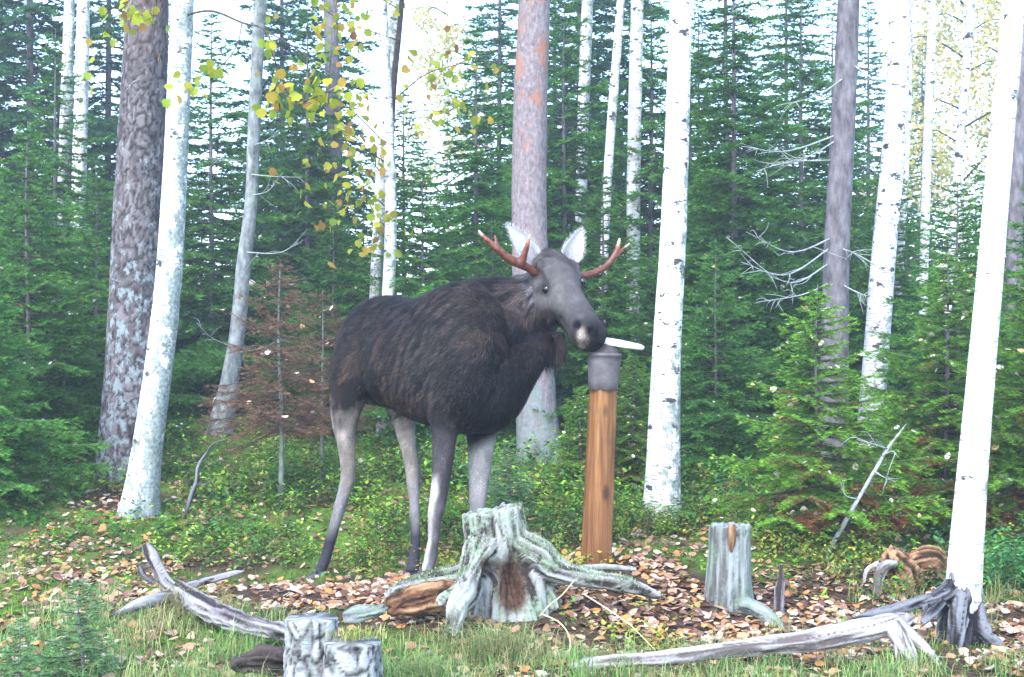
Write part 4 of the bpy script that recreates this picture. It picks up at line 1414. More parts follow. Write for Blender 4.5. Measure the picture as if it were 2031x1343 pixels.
def antler(beams, tips):
    Vv, Tt, Nn = union([tube([P(*p) for p, r in bm], [r for p, r in bm], 12, len(bm) * 6) for bm in beams], 0.005, 3, 0.5)
    Vv = Vv + Nn * ((fbm(Vv * 30, 3, 5) - 0.5) * 0.006)[:, None]
    tm = np.max([np.exp(-(np.linalg.norm(Vv - P(*t), axis=1) / 0.05) ** 2) for t in tips], axis=0)
    return obj('antler', Vv, Tt, M['antler'], moose, True, {'tipm': tm})


antler([[((1078, 546, 7.00), 0.024), ((1060, 540, 6.97), 0.023), ((1044, 529, 6.93), 0.025), ((1028, 522, 6.90), 0.028), ((1008, 512, 6.88), 0.025), ((988, 495, 6.86), 0.021), ((970, 480, 6.85), 0.016), ((957, 468, 6.84), 0.012), ((949, 457, 6.84), 0.006)],
        [((1034, 524, 6.90), 0.026), ((1040, 505, 6.88), 0.019), ((1046, 485, 6.86), 0.012), ((1051, 464, 6.85), 0.005)],
        [((986, 498, 6.86), 0.018), ((985, 484, 6.85), 0.012), ((981, 466, 6.86), 0.005)]],
       [(949, 457, 6.84), (1051, 464, 6.85)])
antler([[((1140, 546, 7.10), 0.024), ((1158, 546, 7.14), 0.022), ((1178, 541, 7.18), 0.020), ((1198, 531, 7.21), 0.019), ((1213, 516, 7.23), 0.018), ((1222, 500, 7.24), 0.017), ((1227, 486, 7.24), 0.013), ((1229, 473, 7.24), 0.007)],
        [((1217, 511, 7.23), 0.016), ((1230, 500, 7.25), 0.013), ((1240, 490, 7.26), 0.009), ((1250, 482, 7.27), 0.004)]],
       [(1229, 473, 7.24), (1250, 482, 7.27)])

# cloven hooves
k = NT('hoof_horn')
fh = k.noise(k.coord((1, 1, 3)), 30, 3)
M['hoof'] = k.done(k.ramp(fh, [(0.3, (0.02, 0.018, 0.022)), (0.7, (0.07, 0.062, 0.07))]), 0.5, 0.4)
for kx, (pts, rad) in legs.items():
    e = pts[-1]
    gzz = g1(e[0], e[1])
    fwd = UF * 0.9 + np.array([0.1, -0.2, 0])
    if kx == 'rh':
        fwd = np.array([-0.75, -0.6, 0])
    if kx == 'rf':
        fwd = np.array([-0.25, -1, 0])
    fwd = fwd / np.linalg.norm(fwd)
    sdv = np.array([-fwd[1], fwd[0], 0])
    zt = e[2] + 0.015
    zb = min(gzz, e[2] - 0.04) - 0.012
    for sg in (-1, 1):
        c = np.array([e[0], e[1], 0]) + sdv * (sg * 0.026)
        ring = []
        for s, (zz, ln, wd, fo) in enumerate([(zt, 0.040, 0.026, 0.0), (zt * 0.5 + zb * 0.5, 0.060, 0.030, 0.014), (zb, 0.078, 0.033, 0.026)]):
            th = np.linspace(0, 2 * math.pi, 14, endpoint=False)
            fx = np.cos(th)
            ring.append(c + fwd * (fo + ln * fx)[:, None] + sdv * (wd * np.sin(th) * (1 - 0.45 * np.clip(fx, 0, 1)))[:, None] + np.array([0, 0, 1.0]) * (zz - (0.02 * (fx > 0) * fx if s == 0 else 0 * fx))[:, None])
        v, t, q = loft(ring)
        obj('hoof', v, [t, q], M['hoof'], moose)

# ------------------------------------------------------------------ post, bucket, lid
k = NT('weathered_post_wood')
fw = k.noise(k.coord((14, 14, 0.9)), 2.2, 6, 0.65)
fk = k.noise(k.coord((1, 1, 0.8)), 5, 3)
cw = k.ramp(fw, [(0.3, (0.07, 0.026, 0.009)), (0.5, (0.17, 0.068, 0.020)), (0.7, (0.29, 0.135, 0.045))])
cw = k.mix(k.math('MULTIPLY', k.step(fk, 0.55, 0.7), 0.55), cw, (0.10, 0.045, 0.02))
vk = k.n('ShaderNodeTexVoronoi')
vk.inputs['Scale'].default_value = 1.0
k.l(k.coord((5, 5, 2.6)), vk.inputs['Vector'])
cw = k.mix(k.step(vk.outputs['Distance'], 0.17, 0.07), cw, (0.05, 0.02, 0.01))
k.bump(fw, 0.6, 0.006)
M['post'] = k.done(cw, 0.6, 0.35)
PB, PT = P(1180, 1112, 6.8), P(1197, 762, 6.8)
PB[2] = g1(PB[0], PB[1]) - 0.1
post = thing('wooden_post', (PB[0], PB[1], PB[2] + 0.1), 'square orange-brown timber post carrying the dark bucket', 'post')
pax = (PT - PB) / np.linalg.norm(PT - PB)
rot = math.radians(28)
e1 = np.array([math.cos(rot), math.sin(rot), 0])
e2 = np.array([-math.sin(rot), math.cos(rot), 0])
hwp = 0.062
sq = []
for (a, b_) in ((1, 1), (-1, 1), (-1, -1), (1, -1)):
    for (c_, d_) in ((1, 0.86), (0.86, 1)):
        sq.append((a * (c_ if a * b_ > 0 else d_), b_ * (d_ if a * b_ > 0 else c_)))
sq = np.array(sq)
zs = np.linspace(0, 1, 40)
rings = []
for z in zs:
    c = PB + (PT - PB) * z
    kk = 1.08 - 0.10 * z
    wob = (fbm(np.column_stack([sq * 3, np.full(8, z * 9)]), 2, 31) - 0.5) * 0.05
    rings.append(c + e1 * (hwp * kk * sq[:, 0] * (1 + wob))[:, None] + e2 * (hwp * kk * sq[:, 1] * (1 + wob))[:, None])
v, t, q = loft(rings)
obj('timber', v, [t, q], M['post'], post, False)

k = NT('bucket_plastic')
fb = k.noise(k.coord((1, 1, 1)), 12, 5, 0.65)
M['bucket'] = k.done(k.ramp(fb, [(0.3, (0.055, 0.045, 0.05)), (0.55, (0.10, 0.085, 0.09)), (0.75, (0.15, 0.13, 0.135))]), 0.5, 0.4)
k.bump(fb, 0.2, 0.005)
M['lick'] = mat_simple('salt_lick', [(0.3, (0.03, 0.024, 0.024)), (0.6, (0.085, 0.07, 0.07)), (0.8, (0.14, 0.12, 0.12))], (1, 1, 1), 14, bump=0.7)
BK = P(1196, 772, 6.8)
bucket = thing('feed_bucket', tuple(BK), 'dark grey tapered bucket nailed on top of the post', 'bucket')


def revolve(ctr, prof, n=36, ax=np.array([0, 0, 1.0]), warp=0.0, seed=0):
    ax = ax / np.linalg.norm(ax)
    a = np.cross(ax, [0, 1, 0])
    a /= np.linalg.norm(a)
    b = np.cross(ax, a)
    th = np.linspace(0, 2 * math.pi, n, endpoint=False)
    R = []
    for (r, z) in prof:
        R.append(ctr + ax * z + (a[None] * np.cos(th)[:, None] + b[None] * np.sin(th)[:, None]) * r)
    v, t, q = loft(R)
    if warp:
        d = v - ctr
        v = ctr + d * (1 + (fbm(v * 14, 3, seed)[:, None] - 0.5) * warp)
    return v, [t, q]


v, f = revolve(BK, [(0.078, -0.004), (0.083, 0.0), (0.087, 0.05), (0.093, 0.16), (0.094, 0.185), (0.098, 0.187), (0.098, 0.205), (0.091, 0.206), (0.089, 0.17), (0.075, 0.13), (0.02, 0.12)], ax=pax)
obj('shell', v, f, M['bucket'], bucket)
v, f = revolve(BK + pax * 0.02, [(0.08, 0.10), (0.086, 0.16), (0.082, 0.20), (0.066, 0.225), (0.03, 0.238), (0.005, 0.24)], ax=pax, warp=0.10, seed=9)
lick = obj('salt_block', v - 0, f, M['lick'])
tag(lick, 'rough dark salt lump bulging from the top of the bucket', 'salt block')
M['white_plastic'] = mat_simple('white_plastic', [(0.3, (0.78, 0.78, 0.80)), (0.7, (0.86, 0.86, 0.87))], (1, 1, 1), 9, rough=0.35, spec=0.5, bump=0.05)
LC = P(1222, 680, 6.90)
lax = np.array([0.17, -0.07, 1.0])
v, f = revolve(LC, [(0.02, -0.006), (0.135, -0.006), (0.158, -0.012), (0.163, -0.006), (0.162, 0.006), (0.150, 0.012), (0.06, 0.018), (0.01, 0.019)], n=48, ax=lax)
lid = obj('bucket_lid', v, f, M['white_plastic'])
tag(lid, 'round white plastic lid tipped on top of the dark bucket', 'lid')

# ------------------------------------------------------------------ stumps and dead wood
def mat_wood(name, crack, mid, light, lich=None, lichcut=0.6, rot=None, rough=0.9):
    """bare weathered wood: dark cracks and pale ridges along the grain, lichen and rot in patches"""
    k = NT(name)
    rl = k.attr('relief')
    f = k.noise(k.coord((1, 1, 1)), 45, 5, 0.7)
    f2 = k.noise(k.coord((1, 1, 1)), 7, 5, 0.65)
    t = k.math('ADD', rl, k.math('MULTIPLY', k.math('SUBTRACT', f, 0.5), 0.5))
    t = k.math('ADD', t, k.math('MULTIPLY', k.math('SUBTRACT', f2, 0.5), 0.4))
    c = k.ramp(t, [(0.12, crack), (0.42, mid), (0.80, light)])
    if lich:
        lc = k.ramp(f, [(0.35, tuple(q * 0.45 for q in lich)), (0.65, lich)])
        c = k.mix(k.math('MULTIPLY', k.step(k.math('ADD', f2, k.math('MULTIPLY', k.math('SUBTRACT', f, 0.5), 0.5)), lichcut - 0.05, lichcut + 0.15), 0.8), c, lc)
    if rot:
        c = k.mix(k.step(k.math('ADD', k.attr('rot'), k.math('MULTIPLY', k.math('SUBTRACT', f2, 0.5), 0.8)), 0.15, 0.55), c, k.ramp(f, [(0.35, tuple(q * 0.3 for q in rot)), (0.65, rot)]))
    k.bump(k.math('ADD', f, rl), 0.7, 0.012)
    return k.done(c, rough, 0.15)


M['stump'] = mat_wood('weathered_stump', (0.03, 0.024, 0.02), (0.16, 0.15, 0.14), (0.29, 0.29, 0.27), (0.26, 0.34, 0.22), 0.50, (0.085, 0.045, 0.028))
M['stump_grey'] = mat_wood('grey_stump', (0.09, 0.085, 0.08), (0.17, 0.18, 0.17), (0.24, 0.26, 0.245), (0.16, 0.23, 0.15), 0.50)
M['rot_wood'] = mat_wood('rotten_wood', (0.03, 0.016, 0.010), (0.13, 0.06, 0.028), (0.32, 0.19, 0.10), (0.10, 0.06, 0.04), 0.6)
M['log_pale'] = mat_wood('barkless_log', (0.10, 0.08, 0.075), (0.27, 0.245, 0.23), (0.38, 0.36, 0.345), (0.18, 0.15, 0.14), 0.58)
M['log_grey'] = mat_wood('grey_deadwood', (0.035, 0.028, 0.028), (0.13, 0.11, 0.11), (0.28, 0.26, 0.26), (0.38, 0.36, 0.35), 0.64)
M['root_dark'] = mat_wood('dark_root_bark', (0.012, 0.011, 0.013), (0.05, 0.046, 0.052), (0.15, 0.15, 0.16), (0.36, 0.36, 0.38), 0.66)
M['soil'] = mat_wood('dark_hollow_tone', (0.008, 0.006, 0.005), (0.028, 0.020, 0.017), (0.06, 0.045, 0.04))  # near-black tone standing in for the darkness of a hollow


_TUBES = []


def wood_piece(name, tubes, voxel, mat, parent=None, fib=0.02, seed=0, smooth=2, fscale=None, cavity=None, rim=None):
    """melt the limbs of one piece of dead wood and carve grain, cracks and knots along each limb"""
    Vv, Tt, Nn = union(tubes, voxel, smooth, 0.5)
    best = np.full(len(Vv), 9.0)
    Qc = np.zeros((len(Vv), 3))
    for ti, (pts, rad) in enumerate(_TUBES):
        c = catmull(np.column_stack([pts, rad]), 48)
        cc, rr = c[:, :3], c[:, 3]
        arc = np.concatenate([[0], np.cumsum(np.linalg.norm(np.diff(cc, axis=0), axis=1))])
        D2 = np.linalg.norm(Vv[:, None, :] - cc[None], axis=2) - rr[None]
        i = D2.argmin(1)
        d = D2[np.arange(len(Vv)), i]
        tn = np.gradient(cc, axis=0)[i]
        tn /= np.linalg.norm(tn, axis=1)[:, None]
        off = Vv - cc[i]
        along = arc[i] + (off * tn).sum(1)
        off = off - tn * (off * tn).sum(1)[:, None]
        a = np.cross(tn, [0.31, 0.9, 0.2])
        a /= np.linalg.norm(a, axis=1)[:, None]
        b = np.cross(tn, a)
        q = np.column_stack([(off * a).sum(1), (off * b).sum(1), along + ti * 3.7])
        m = d < best
        best = np.where(m, d, best)
        Qc[m] = q[m]
    _TUBES.clear()
    g1_ = fbm(Qc * np.array([42, 42, 5.0]) + seed, 3, seed)
    g2_ = fbm(Qc * np.array([19, 19, 2.2]) + seed, 3, seed + 4)
    lump = fbm(Vv * 13, 3, seed + 9) - 0.5
    crack = np.clip(1 - np.abs(g2_ - 0.5) / 0.035, 0, 1)
    relief = np.clip(0.5 + (g1_ - 0.5) * 2.2 - 0.50 * crack, 0, 1)
    dsp = (relief - 0.55) * fib * 1.3 + lump * fib * 1.8
    Vv = Vv + Nn * dsp[:, None]
    rotv = np.zeros(len(Vv))
    if cavity:
        for (px, py, D, rr, dep) in cavity:
            cpt = P(px, py, D)
            w = np.exp(-(np.linalg.norm((Vv - cpt) * np.array([1, 0.8, 0.75]), axis=1) / rr) ** 2)
            Vv = Vv - Nn * (dep * w)[:, None]
            rotv = np.maximum(rotv, w)
    if rim:
        zt, amp, gap = rim
        w = np.clip((Vv[:, 2] - (zt - 0.09)) / 0.09, 0, 1)
        ctr = Vv[w > 0.5][:, :2].mean(0)
        an = np.arctan2(Vv[:, 1] - ctr[1], Vv[:, 0] - ctr[0])
        rad_ = np.hypot(Vv[:, 1] - ctr[1], Vv[:, 0] - ctr[0])
        nz = fbm(np.column_stack([np.cos(an) * 5, np.sin(an) * 5, rad_ * 16]), 4, seed + 20) - 0.5
        Vv[:, 2] += w * amp * (2.2 * nz - 0.5 * (1 - rad_ / rad_[w > 0.5].max()))
        if gap:
            gw = np.exp(-((np.angle(np.exp(1j * (an - gap[0])))) / gap[1]) ** 2) * (rad_ > 0.3 * rad_[w > 0.5].max())
            Vv[:, 2] -= w * gw * gap[2]
            rotv = np.maximum(rotv, gw * w)
    return obj(name, Vv, Tt, mat, parent, True, {'relief': relief, 'rot': rotv})


def tp(lst, n=14, flat=None):
    pts, rad = [P(a, b, D) for a, b, D, r in lst], [r for *_, r in lst]
    _TUBES.append((np.array(pts), np.array(rad)))
    return tube(pts, rad, n, len(lst) * 6, flat=flat)


sb = P(985, 1215, 6.0)
sb[2] = g1(sb[0], sb[1])
stump = thing('tree_stump', tuple(sb), 'big grey lichened stump with spreading roots in front of the moose', 'tree stump')
wood_piece('wood', [
    tp([(978, 1012, 6.05, 0.152), (985, 1050, 6.05, 0.158), (995, 1100, 6.05, 0.175), (1005, 1160, 6.05, 0.20), (1010, 1240, 6.05, 0.22)], 28),
    tp([(1010, 1080, 6.0, 0.09), (1060, 1100, 6.0, 0.095), (1100, 1130, 6.0, 0.065), (1170, 1148, 6.0, 0.05), (1240, 1160, 5.98, 0.04), (1310, 1185, 5.98, 0.018)]),
    tp([(960, 1090, 5.95, 0.10), (945, 1130, 5.85, 0.085), (925, 1170, 5.72, 0.07), (905, 1205, 5.62, 0.055), (893, 1262, 5.55, 0.028)]),
    tp([(925, 1170, 5.72, 0.05), (890, 1185, 5.68, 0.045), (870, 1200, 5.66, 0.02)]),
    tp([(975, 1120, 6.1, 0.12), (930, 1140, 6.05, 0.085), (860, 1152, 6.0, 0.055), (800, 1168, 5.95, 0.045), (765, 1185, 5.92, 0.02)]),
    tp([(1040, 1150, 6.1, 0.12), (1080, 1190, 6.05, 0.07), (1100, 1215, 6.0, 0.04)])],
    0.009, M['stump'], stump, 0.011, 3, 1, None, [(1018, 1160, 5.86, 0.10, 0.12), (965, 1130, 5.84, 0.05, 0.05)], (P(978, 1012, 6.05)[2], 0.022, None))
r = np.random.default_rng(9)
slab = thing('rotten_log_piece', tuple(P(800, 1200, 5.85)), 'dark hollow rotten slab of wood under the stump root', 'log')
slab.location[2] = g1(slab.location[0], slab.location[1])
wood_piece('wood', [tp([(770, 1205, 5.85, 0.05), (820, 1190, 5.85, 0.075), (880, 1178, 5.9, 0.07), (930, 1180, 5.95, 0.05)])], 0.011, M['rot_wood'], slab, 0.02, 5, 1, (3, 16, 16))
bit = wood_piece('wood_chunk', [tp([(682, 1222, 5.75, 0.03), (720, 1216, 5.75, 0.042), (765, 1208, 5.75, 0.03)])], 0.009, M['stump_grey'], None, 0.01, 6)
tag(bit, 'short grey chunk of wood between the sawn birch stump and the big stump', 'wood')

gs = P(1445, 1195, 6.5)
gs[2] = g1(gs[0], gs[1])
st2 = thing('tree_stump', tuple(gs), 'narrow grey upright stump with a split in its rim', 'tree stump')
wood_piece('wood', [tp([(1447, 1042, 6.5, 0.112), (1447, 1090, 6.5, 0.113), (1446, 1150, 6.5, 0.122), (1446, 1230, 6.5, 0.14)], 24),
                    tp([(1462, 1198, 6.45, 0.05), (1495, 1206, 6.34, 0.042), (1530, 1228, 6.2, 0.036), (1566, 1264, 6.1, 0.02)])], 0.008, M['stump_grey'], st2, 0.005, 8, 1, None, None, (P(1447, 1042, 6.5)[2], 0.022, (4.78, 0.22, 0.05)))
sp_ = wood_piece('split_heartwood', [tp([(1452, 1040, 6.388, 0.022), (1452, 1070, 6.385, 0.020), (1450, 1096, 6.386, 0.008)])], 0.006, M['rot_wood'], st2, 0.004, 2)
spk = wood_piece('wood_stake', [tp([(1550, 1118, 6.4, 0.014), (1549, 1150, 6.4, 0.026), (1546, 1185, 6.4, 0.03), (1545, 1215, 6.4, 0.032)])], 0.007, M['log_grey'], None, 0.008, 12, 1)
tag(spk, 'small pointed grey-brown stub next to the narrow grey stump', 'stub')
wst = thing('rotten_stump', tuple(P(1760, 1175, 6.9)), 'low broken orange-brown rotten stump with a pale arched root', 'tree stump')
wst.location[2] = g1(wst.location[0], wst.location[1])
wood_piece('wood', [tp([(1768, 1085, 6.9, 0.02), (1772, 1110, 6.9, 0.07), (1790, 1135, 6.95, 0.10), (1800, 1180, 7.0, 0.12)]), tp([(1800, 1120, 6.95, 0.06), (1850, 1110, 7.0, 0.07), (1880, 1140, 7.0, 0.05)])], 0.011, M['rot_wood'], wst, 0.02, 14, 1)
wood_piece('root', [tp([(1775, 1118, 6.84, 0.03), (1755, 1122, 6.80, 0.032), (1743, 1145, 6.78, 0.030), (1738, 1182, 6.76, 0.028)]), tp([(1745, 1118, 6.85, 0.02), (1722, 1130, 6.83, 0.016), (1714, 1160, 6.82, 0.012)])], 0.008, M['log_pale'], wst, 0.006, 15, 2)

# roots of the black-footed birch
rb = bpy.data.objects.get('birch_tree.001')
rb = [o for o in bpy.data.objects if o.get('label', '').startswith('clean white birch')][0]
wood_piece('root_flare', [
    tp([(1913, 1120, 5.6, 0.055), (1911, 1150, 5.6, 0.076), (1908, 1190, 5.6, 0.090), (1905, 1240, 5.58, 0.098), (1903, 1300, 5.56, 0.09)], 20),
    tp([(1915, 1135, 5.6, 0.045), (1890, 1168, 5.58, 0.048), (1862, 1185, 5.54, 0.042), (1825, 1196, 5.5, 0.034), (1780, 1207, 5.5, 0.027), (1730, 1218, 5.5, 0.022), (1688, 1228, 5.5, 0.010)]),
    tp([(1908, 1150, 5.6, 0.05), (1902, 1210, 5.53, 0.048), (1898, 1262, 5.46, 0.036), (1890, 1310, 5.42, 0.015)]),
    tp([(1918, 1150, 5.6, 0.045), (1938, 1225, 5.54, 0.036), (1958, 1260, 5.49, 0.026), (1988, 1280, 5.46, 0.011)]),
    tp([(1872, 1182, 5.55, 0.030), (1845, 1212, 5.47, 0.026), (1828, 1238, 5.42, 0.012)])], 0.0085, M['root_dark'], rb, 0.012, 30, 1)

log = thing('fallen_log', tuple(P(1480, 1290, 5.3)), 'long pale barkless log with a splintered end lying in front', 'log')
log.location[2] = g1(log.location[0], log.location[1])
wood_piece('wood', [tp([(1130, 1328, 5.15, 0.022), (1200, 1316, 5.15, 0.030), (1330, 1306, 5.2, 0.034), (1480, 1284, 5.3, 0.038), (1600, 1272, 5.32, 0.046), (1700, 1254, 5.35, 0.052), (1770, 1236, 5.38, 0.045), (1812, 1224, 5.4, 0.018)], 16)], 0.009, M['log_pale'], log, 0.008, 41, 1, (3, 16, 16))
for s, lst in enumerate([[(1770, 1240, 5.36, 0.04), (1790, 1275, 5.28, 0.042), (1806, 1305, 5.22, 0.034), (1815, 1328, 5.2, 0.010)], [(1785, 1240, 5.36, 0.03), (1825, 1275, 5.30, 0.024), (1862, 1312, 5.25, 0.007)],
                         [(1800, 1262, 5.34, 0.02), (1835, 1290, 5.28, 0.015), (1866, 1325, 5.22, 0.006)], [(1780, 1270, 5.28, 0.02), (1778, 1300, 5.25, 0.012), (1785, 1322, 5.22, 0.005)]]):
    wood_piece('splinter', [tp(lst, 10)], 0.006, M['log_pale'], log, 0.004, 45 + s, 1, (10, 10, 10))
lg2 = thing('fallen_branch', tuple(P(440, 1215, 6.0)), 'forked grey dead branch with an upright broken arm among grass', 'branch')
lg2.location[2] = g1(lg2.location[0], lg2.location[1])
wood_piece('limb', [tp([(335, 1165, 6.2, 0.050), (370, 1185, 6.05, 0.052), (430, 1215, 5.8, 0.050), (500, 1240, 5.55, 0.044), (560, 1253, 5.35, 0.040), (590, 1262, 5.2, 0.034)])], 0.009, M['log_grey'], lg2, 0.014, 51, 1, (8, 8, 16))
wood_piece('arm', [tp([(345, 1172, 6.15, 0.045), (325, 1150, 6.15, 0.036), (303, 1108, 6.15, 0.032), (287, 1076, 6.15, 0.021)]), tp([(306, 1160, 6.12, 0.02), (282, 1140, 6.1, 0.022), (274, 1120, 6.1, 0.012)]), tp([(300, 1120, 6.15, 0.012), (285, 1130, 6.12, 0.012), (275, 1145, 6.1, 0.010)])], 0.008, M['log_grey'], lg2, 0.012, 52, 1, (12, 12, 5))
wood_piece('arm', [tp([(330, 1178, 6.15, 0.034), (380, 1160, 6.25, 0.028), (440, 1144, 6.35, 0.022), (486, 1134, 6.4, 0.008)])], 0.008, M['log_grey'], lg2, 0.006, 53, 1, (10, 10, 10))
wood_piece('arm', [tp([(345, 1180, 6.1, 0.034), (300, 1192, 5.95, 0.03), (260, 1205, 5.85, 0.026), (215, 1222, 5.8, 0.010)])], 0.008, M['log_grey'], lg2, 0.006, 54, 1, (10, 10, 10))

fs_ = P(660, 1290, 4.75)
fs_[2] = g1(fs_[0], fs_[1])
st3 = thing('birch_stump', tuple(fs_), 'sawn-off birch stump with peeling grey bark and mossy top at the front', 'tree stump')
Vv, Ff, Cc = trunk_mesh([P(618, 1420, 4.75), P(618, 1330, 4.75), P(618, 1226, 4.75)], [0.105, 0.10, 0.096], 64, 0.008, 0.12, 0.10, 4, 0.1, (9, 9, 4))
Cc['h'] = Cc['h'] * 0 + 1.5
obj('trunk', Vv, Ff, M['birch_old'], st3, True, Cc)
Vv, Ff, Cc = trunk_mesh([P(700, 1420, 4.68), P(700, 1340, 4.68), P(700, 1272, 4.68)], [0.115, 0.108, 0.104], 64, 0.008, 0.10, 0.08, 6, 0.1, (9, 9, 4))
Cc['h'] = Cc['h'] * 0 + 1.5
obj('trunk', Vv, Ff, M['birch_old'], st3, True, Cc)
dt = thing('dead_sapling', tuple(P(1655, 1075, 7.6)), 'leaning bare lichened stick in front of the young spruce', 'stick')
dt.location[2] = g1(dt.location[0], dt.location[1])
wood_piece('stem', [tp([(1640, 1100, 7.65, 0.02), (1668, 1050, 7.65, 0.018), (1705, 985, 7.65, 0.015), (1740, 925, 7.65, 0.012), (1762, 888, 7.65, 0.010), (1798, 840, 7.65, 0.005)], 8)], 0.006, M['dead_twig'], dt, 0.004, 61, 1, (20, 20, 20))
for s, bpx in enumerate([[(1760, 890, 0), (1735, 882, -0.1), (1700, 872, -0.2)], [(1750, 905, 0), (1770, 895, -0.1), (1782, 908, -0.1)], [(1735, 935, 0), (1750, 945, -0.1), (1775, 955, -0.2)], [(1700, 990, 0), (1680, 985, -0.1), (1672, 975, -0.1)]]):
    dead_branch(dt, bpx, 7.65, 0.006, 'twig', 'dead_twig', 2, 90 + s)
stk = wood_piece('fallen_stick', [tp([(366, 1030, 8.6, 0.014), (379, 985, 8.6, 0.017), (390, 955, 8.58, 0.015), (394, 925, 8.6, 0.014), (410, 898, 8.6, 0.009), (424, 880, 8.55, 0.006), (446, 872, 8.6, 0.004)], 8), tp([(388, 960, 8.6, 0.010), (405, 962, 8.5, 0.008), (425, 950, 8.45, 0.004)], 8)], 0.006, M['root_dark'], None, 0.004, 71, 1)
tag(stk, 'thin dark stick poking up beside the foot of the leaning birch', 'stick')
stk = wood_piece('fallen_stick', [tp([(1150, 1128, 6.5, 0.014), (1200, 1124, 6.55, 0.017), (1262, 1130, 6.6, 0.013)], 8)], 0.006, M['dead_twig'], None, 0.004, 73, 1)
tag(stk, 'pale stick lying across the foot of the post', 'stick')
rt = wood_piece('exposed_root', [tp([(1298, 1045, 8.2, 0.03), (1280, 1075, 7.9, 0.028), (1268, 1105, 7.6, 0.026), (1262, 1140, 7.2, 0.018)], 10)], 0.008, M['root_dark'], None, 0.008, 74, 1)
tag(rt, 'dark purple-grey root crawling from the white birch by the post', 'root')
cl = wood_piece('dark_hollow_lump', [tp([(470, 1322, 4.95, 0.03), (500, 1312, 4.95, 0.042), (535, 1310, 4.95, 0.045), (575, 1316, 4.95, 0.04)], 14)], 0.010, M['soil'], None, 0.035, 76, 1)  # dark lump put in for the shade of a hollow in the ground
tag(cl, 'dark lump standing in for the shaded hollow beside the sawn birch stump', 'soil')

# ------------------------------------------------------------------ ground vegetation and fallen leaves
def in_view(n, y0, y1, m=0.7, power=1.0):
    y = y0 + (y1 - y0) * rng.uniform(0, 1, n) ** power
    x = rng.uniform(-1, 1, n) * (0.43 * y + m)
    return x, y


def clear_of(x, y, spots):
    ok = np.ones(len(x), bool)
    for (a, b, rr) in spots:
        ok &= (x - a) ** 2 + (y - b) ** 2 > rr * rr
    return ok


# fallen leaves: the three hundred largest in the picture one by one, the rest as litter
x, y = in_view(60000, 4.3, 11.5, 0.7, 1.1)
li = litter(x, y)
keep = rng.uniform(0, 1, len(x)) < np.clip(0.32 + 0.95 * li, 0, 1) * np.interp(y, [4.3, 9, 11.5], [0.9, 1.0, 0.5]) * np.clip(fbm(np.column_stack([x * 3.5, y * 3.5, 0 * x]), 3, 15) * 4.5 - 1.35, 0.12, 1.1)
x, y = x[keep], y[keep]
sz = rng.uniform(0.022, 0.068, len(x))
lz = gz(x, y) + rng.uniform(0.004, 0.022, len(x))
pxx = CX + FPX * x / y
pyy = CY + FPX * (CAMH - lz) / y
vis = (pxx > 10) & (pxx < 2020) & (pyy < 1338) & ~((pxx > 560) & (pxx < 760) & (pyy > 1200))
score = np.where(vis, sz / y, 0)
order = np.argsort(-score)
big = order[:300]
rest = order[300:]
LITM = mat_rand('fallen_leaf_single', [(0.0, TAN[0]), (0.2, TAN[1]), (0.38, TAN[2]), (0.52, TAN[3]), (0.64, TAN[6]), (0.76, TAN[4]), (0.88, TAN[8]), (1.0, TAN[5])], 0.55, 0.35, 0.12)
lv, lt = leaf_shape('birch')
lms = [mesh_np('leaf_blade', lv * np.array([w_, 1, c_]), lt, LITM, False) for w_, c_ in ((1.0, 1.2), (0.85, 2.6), (1.1, -1.5), (0.9, 0.5))]
for q, i in enumerate(big):
    o = link('fallen_leaf', lms[q % 4])
    o.location = (x[i], y[i], lz[i])
    o.rotation_euler = (rng.normal(0, 0.3), rng.normal(0, 0.3), rng.uniform(0, 6.28))
    o.scale = (sz[i],) * 3
    tag(o, 'single fallen birch leaf lying on the forest floor', 'leaf', 'fallen birch leaves on the ground')
V, T, C = scatter_leaves(np.column_stack([x[rest], y[rest], lz[rest]]), sz[rest], 0.33, pick(TAN, len(rest)))
lit = obj('leaf_litter', V, T, M['leaf_litter'], None, False, {'col': C})
tag(lit, 'tan and brown fallen birch leaves strewn over the forest floor', 'leaves', kind='stuff')


def blades(pos, L, W, lean, cols, tri=1):
    """curved grass blades, two segments each"""
    n = len(pos)
    a = rng.uniform(0, 6.28, n)
    d = np.column_stack([np.cos(a), np.sin(a), np.zeros(n)])
    s = np.column_stack([-np.sin(a), np.cos(a), np.zeros(n)])
    L, W, lean = [np.broadcast_to(q, n)[:, None] for q in (L, W, lean)]
    up = np.array([0, 0, 1.0])
    p1 = pos + up * L * 0.55 + d * L * lean * 0.3
    p2 = pos + up * L * (0.95 - 0.45 * lean) + d * L * lean
    V = np.stack([pos - s * W, pos + s * W, p1 + s * W * 0.7, p1 - s * W * 0.7, p2], 1)
    T = np.array([(0, 1, 2), (0, 2, 3), (3, 2, 4)])
    T = (T[None] + (np.arange(n) * 5)[:, None, None]).reshape(-1, 3)
    return V.reshape(-1, 3), T, np.repeat(cols, 5, 0)


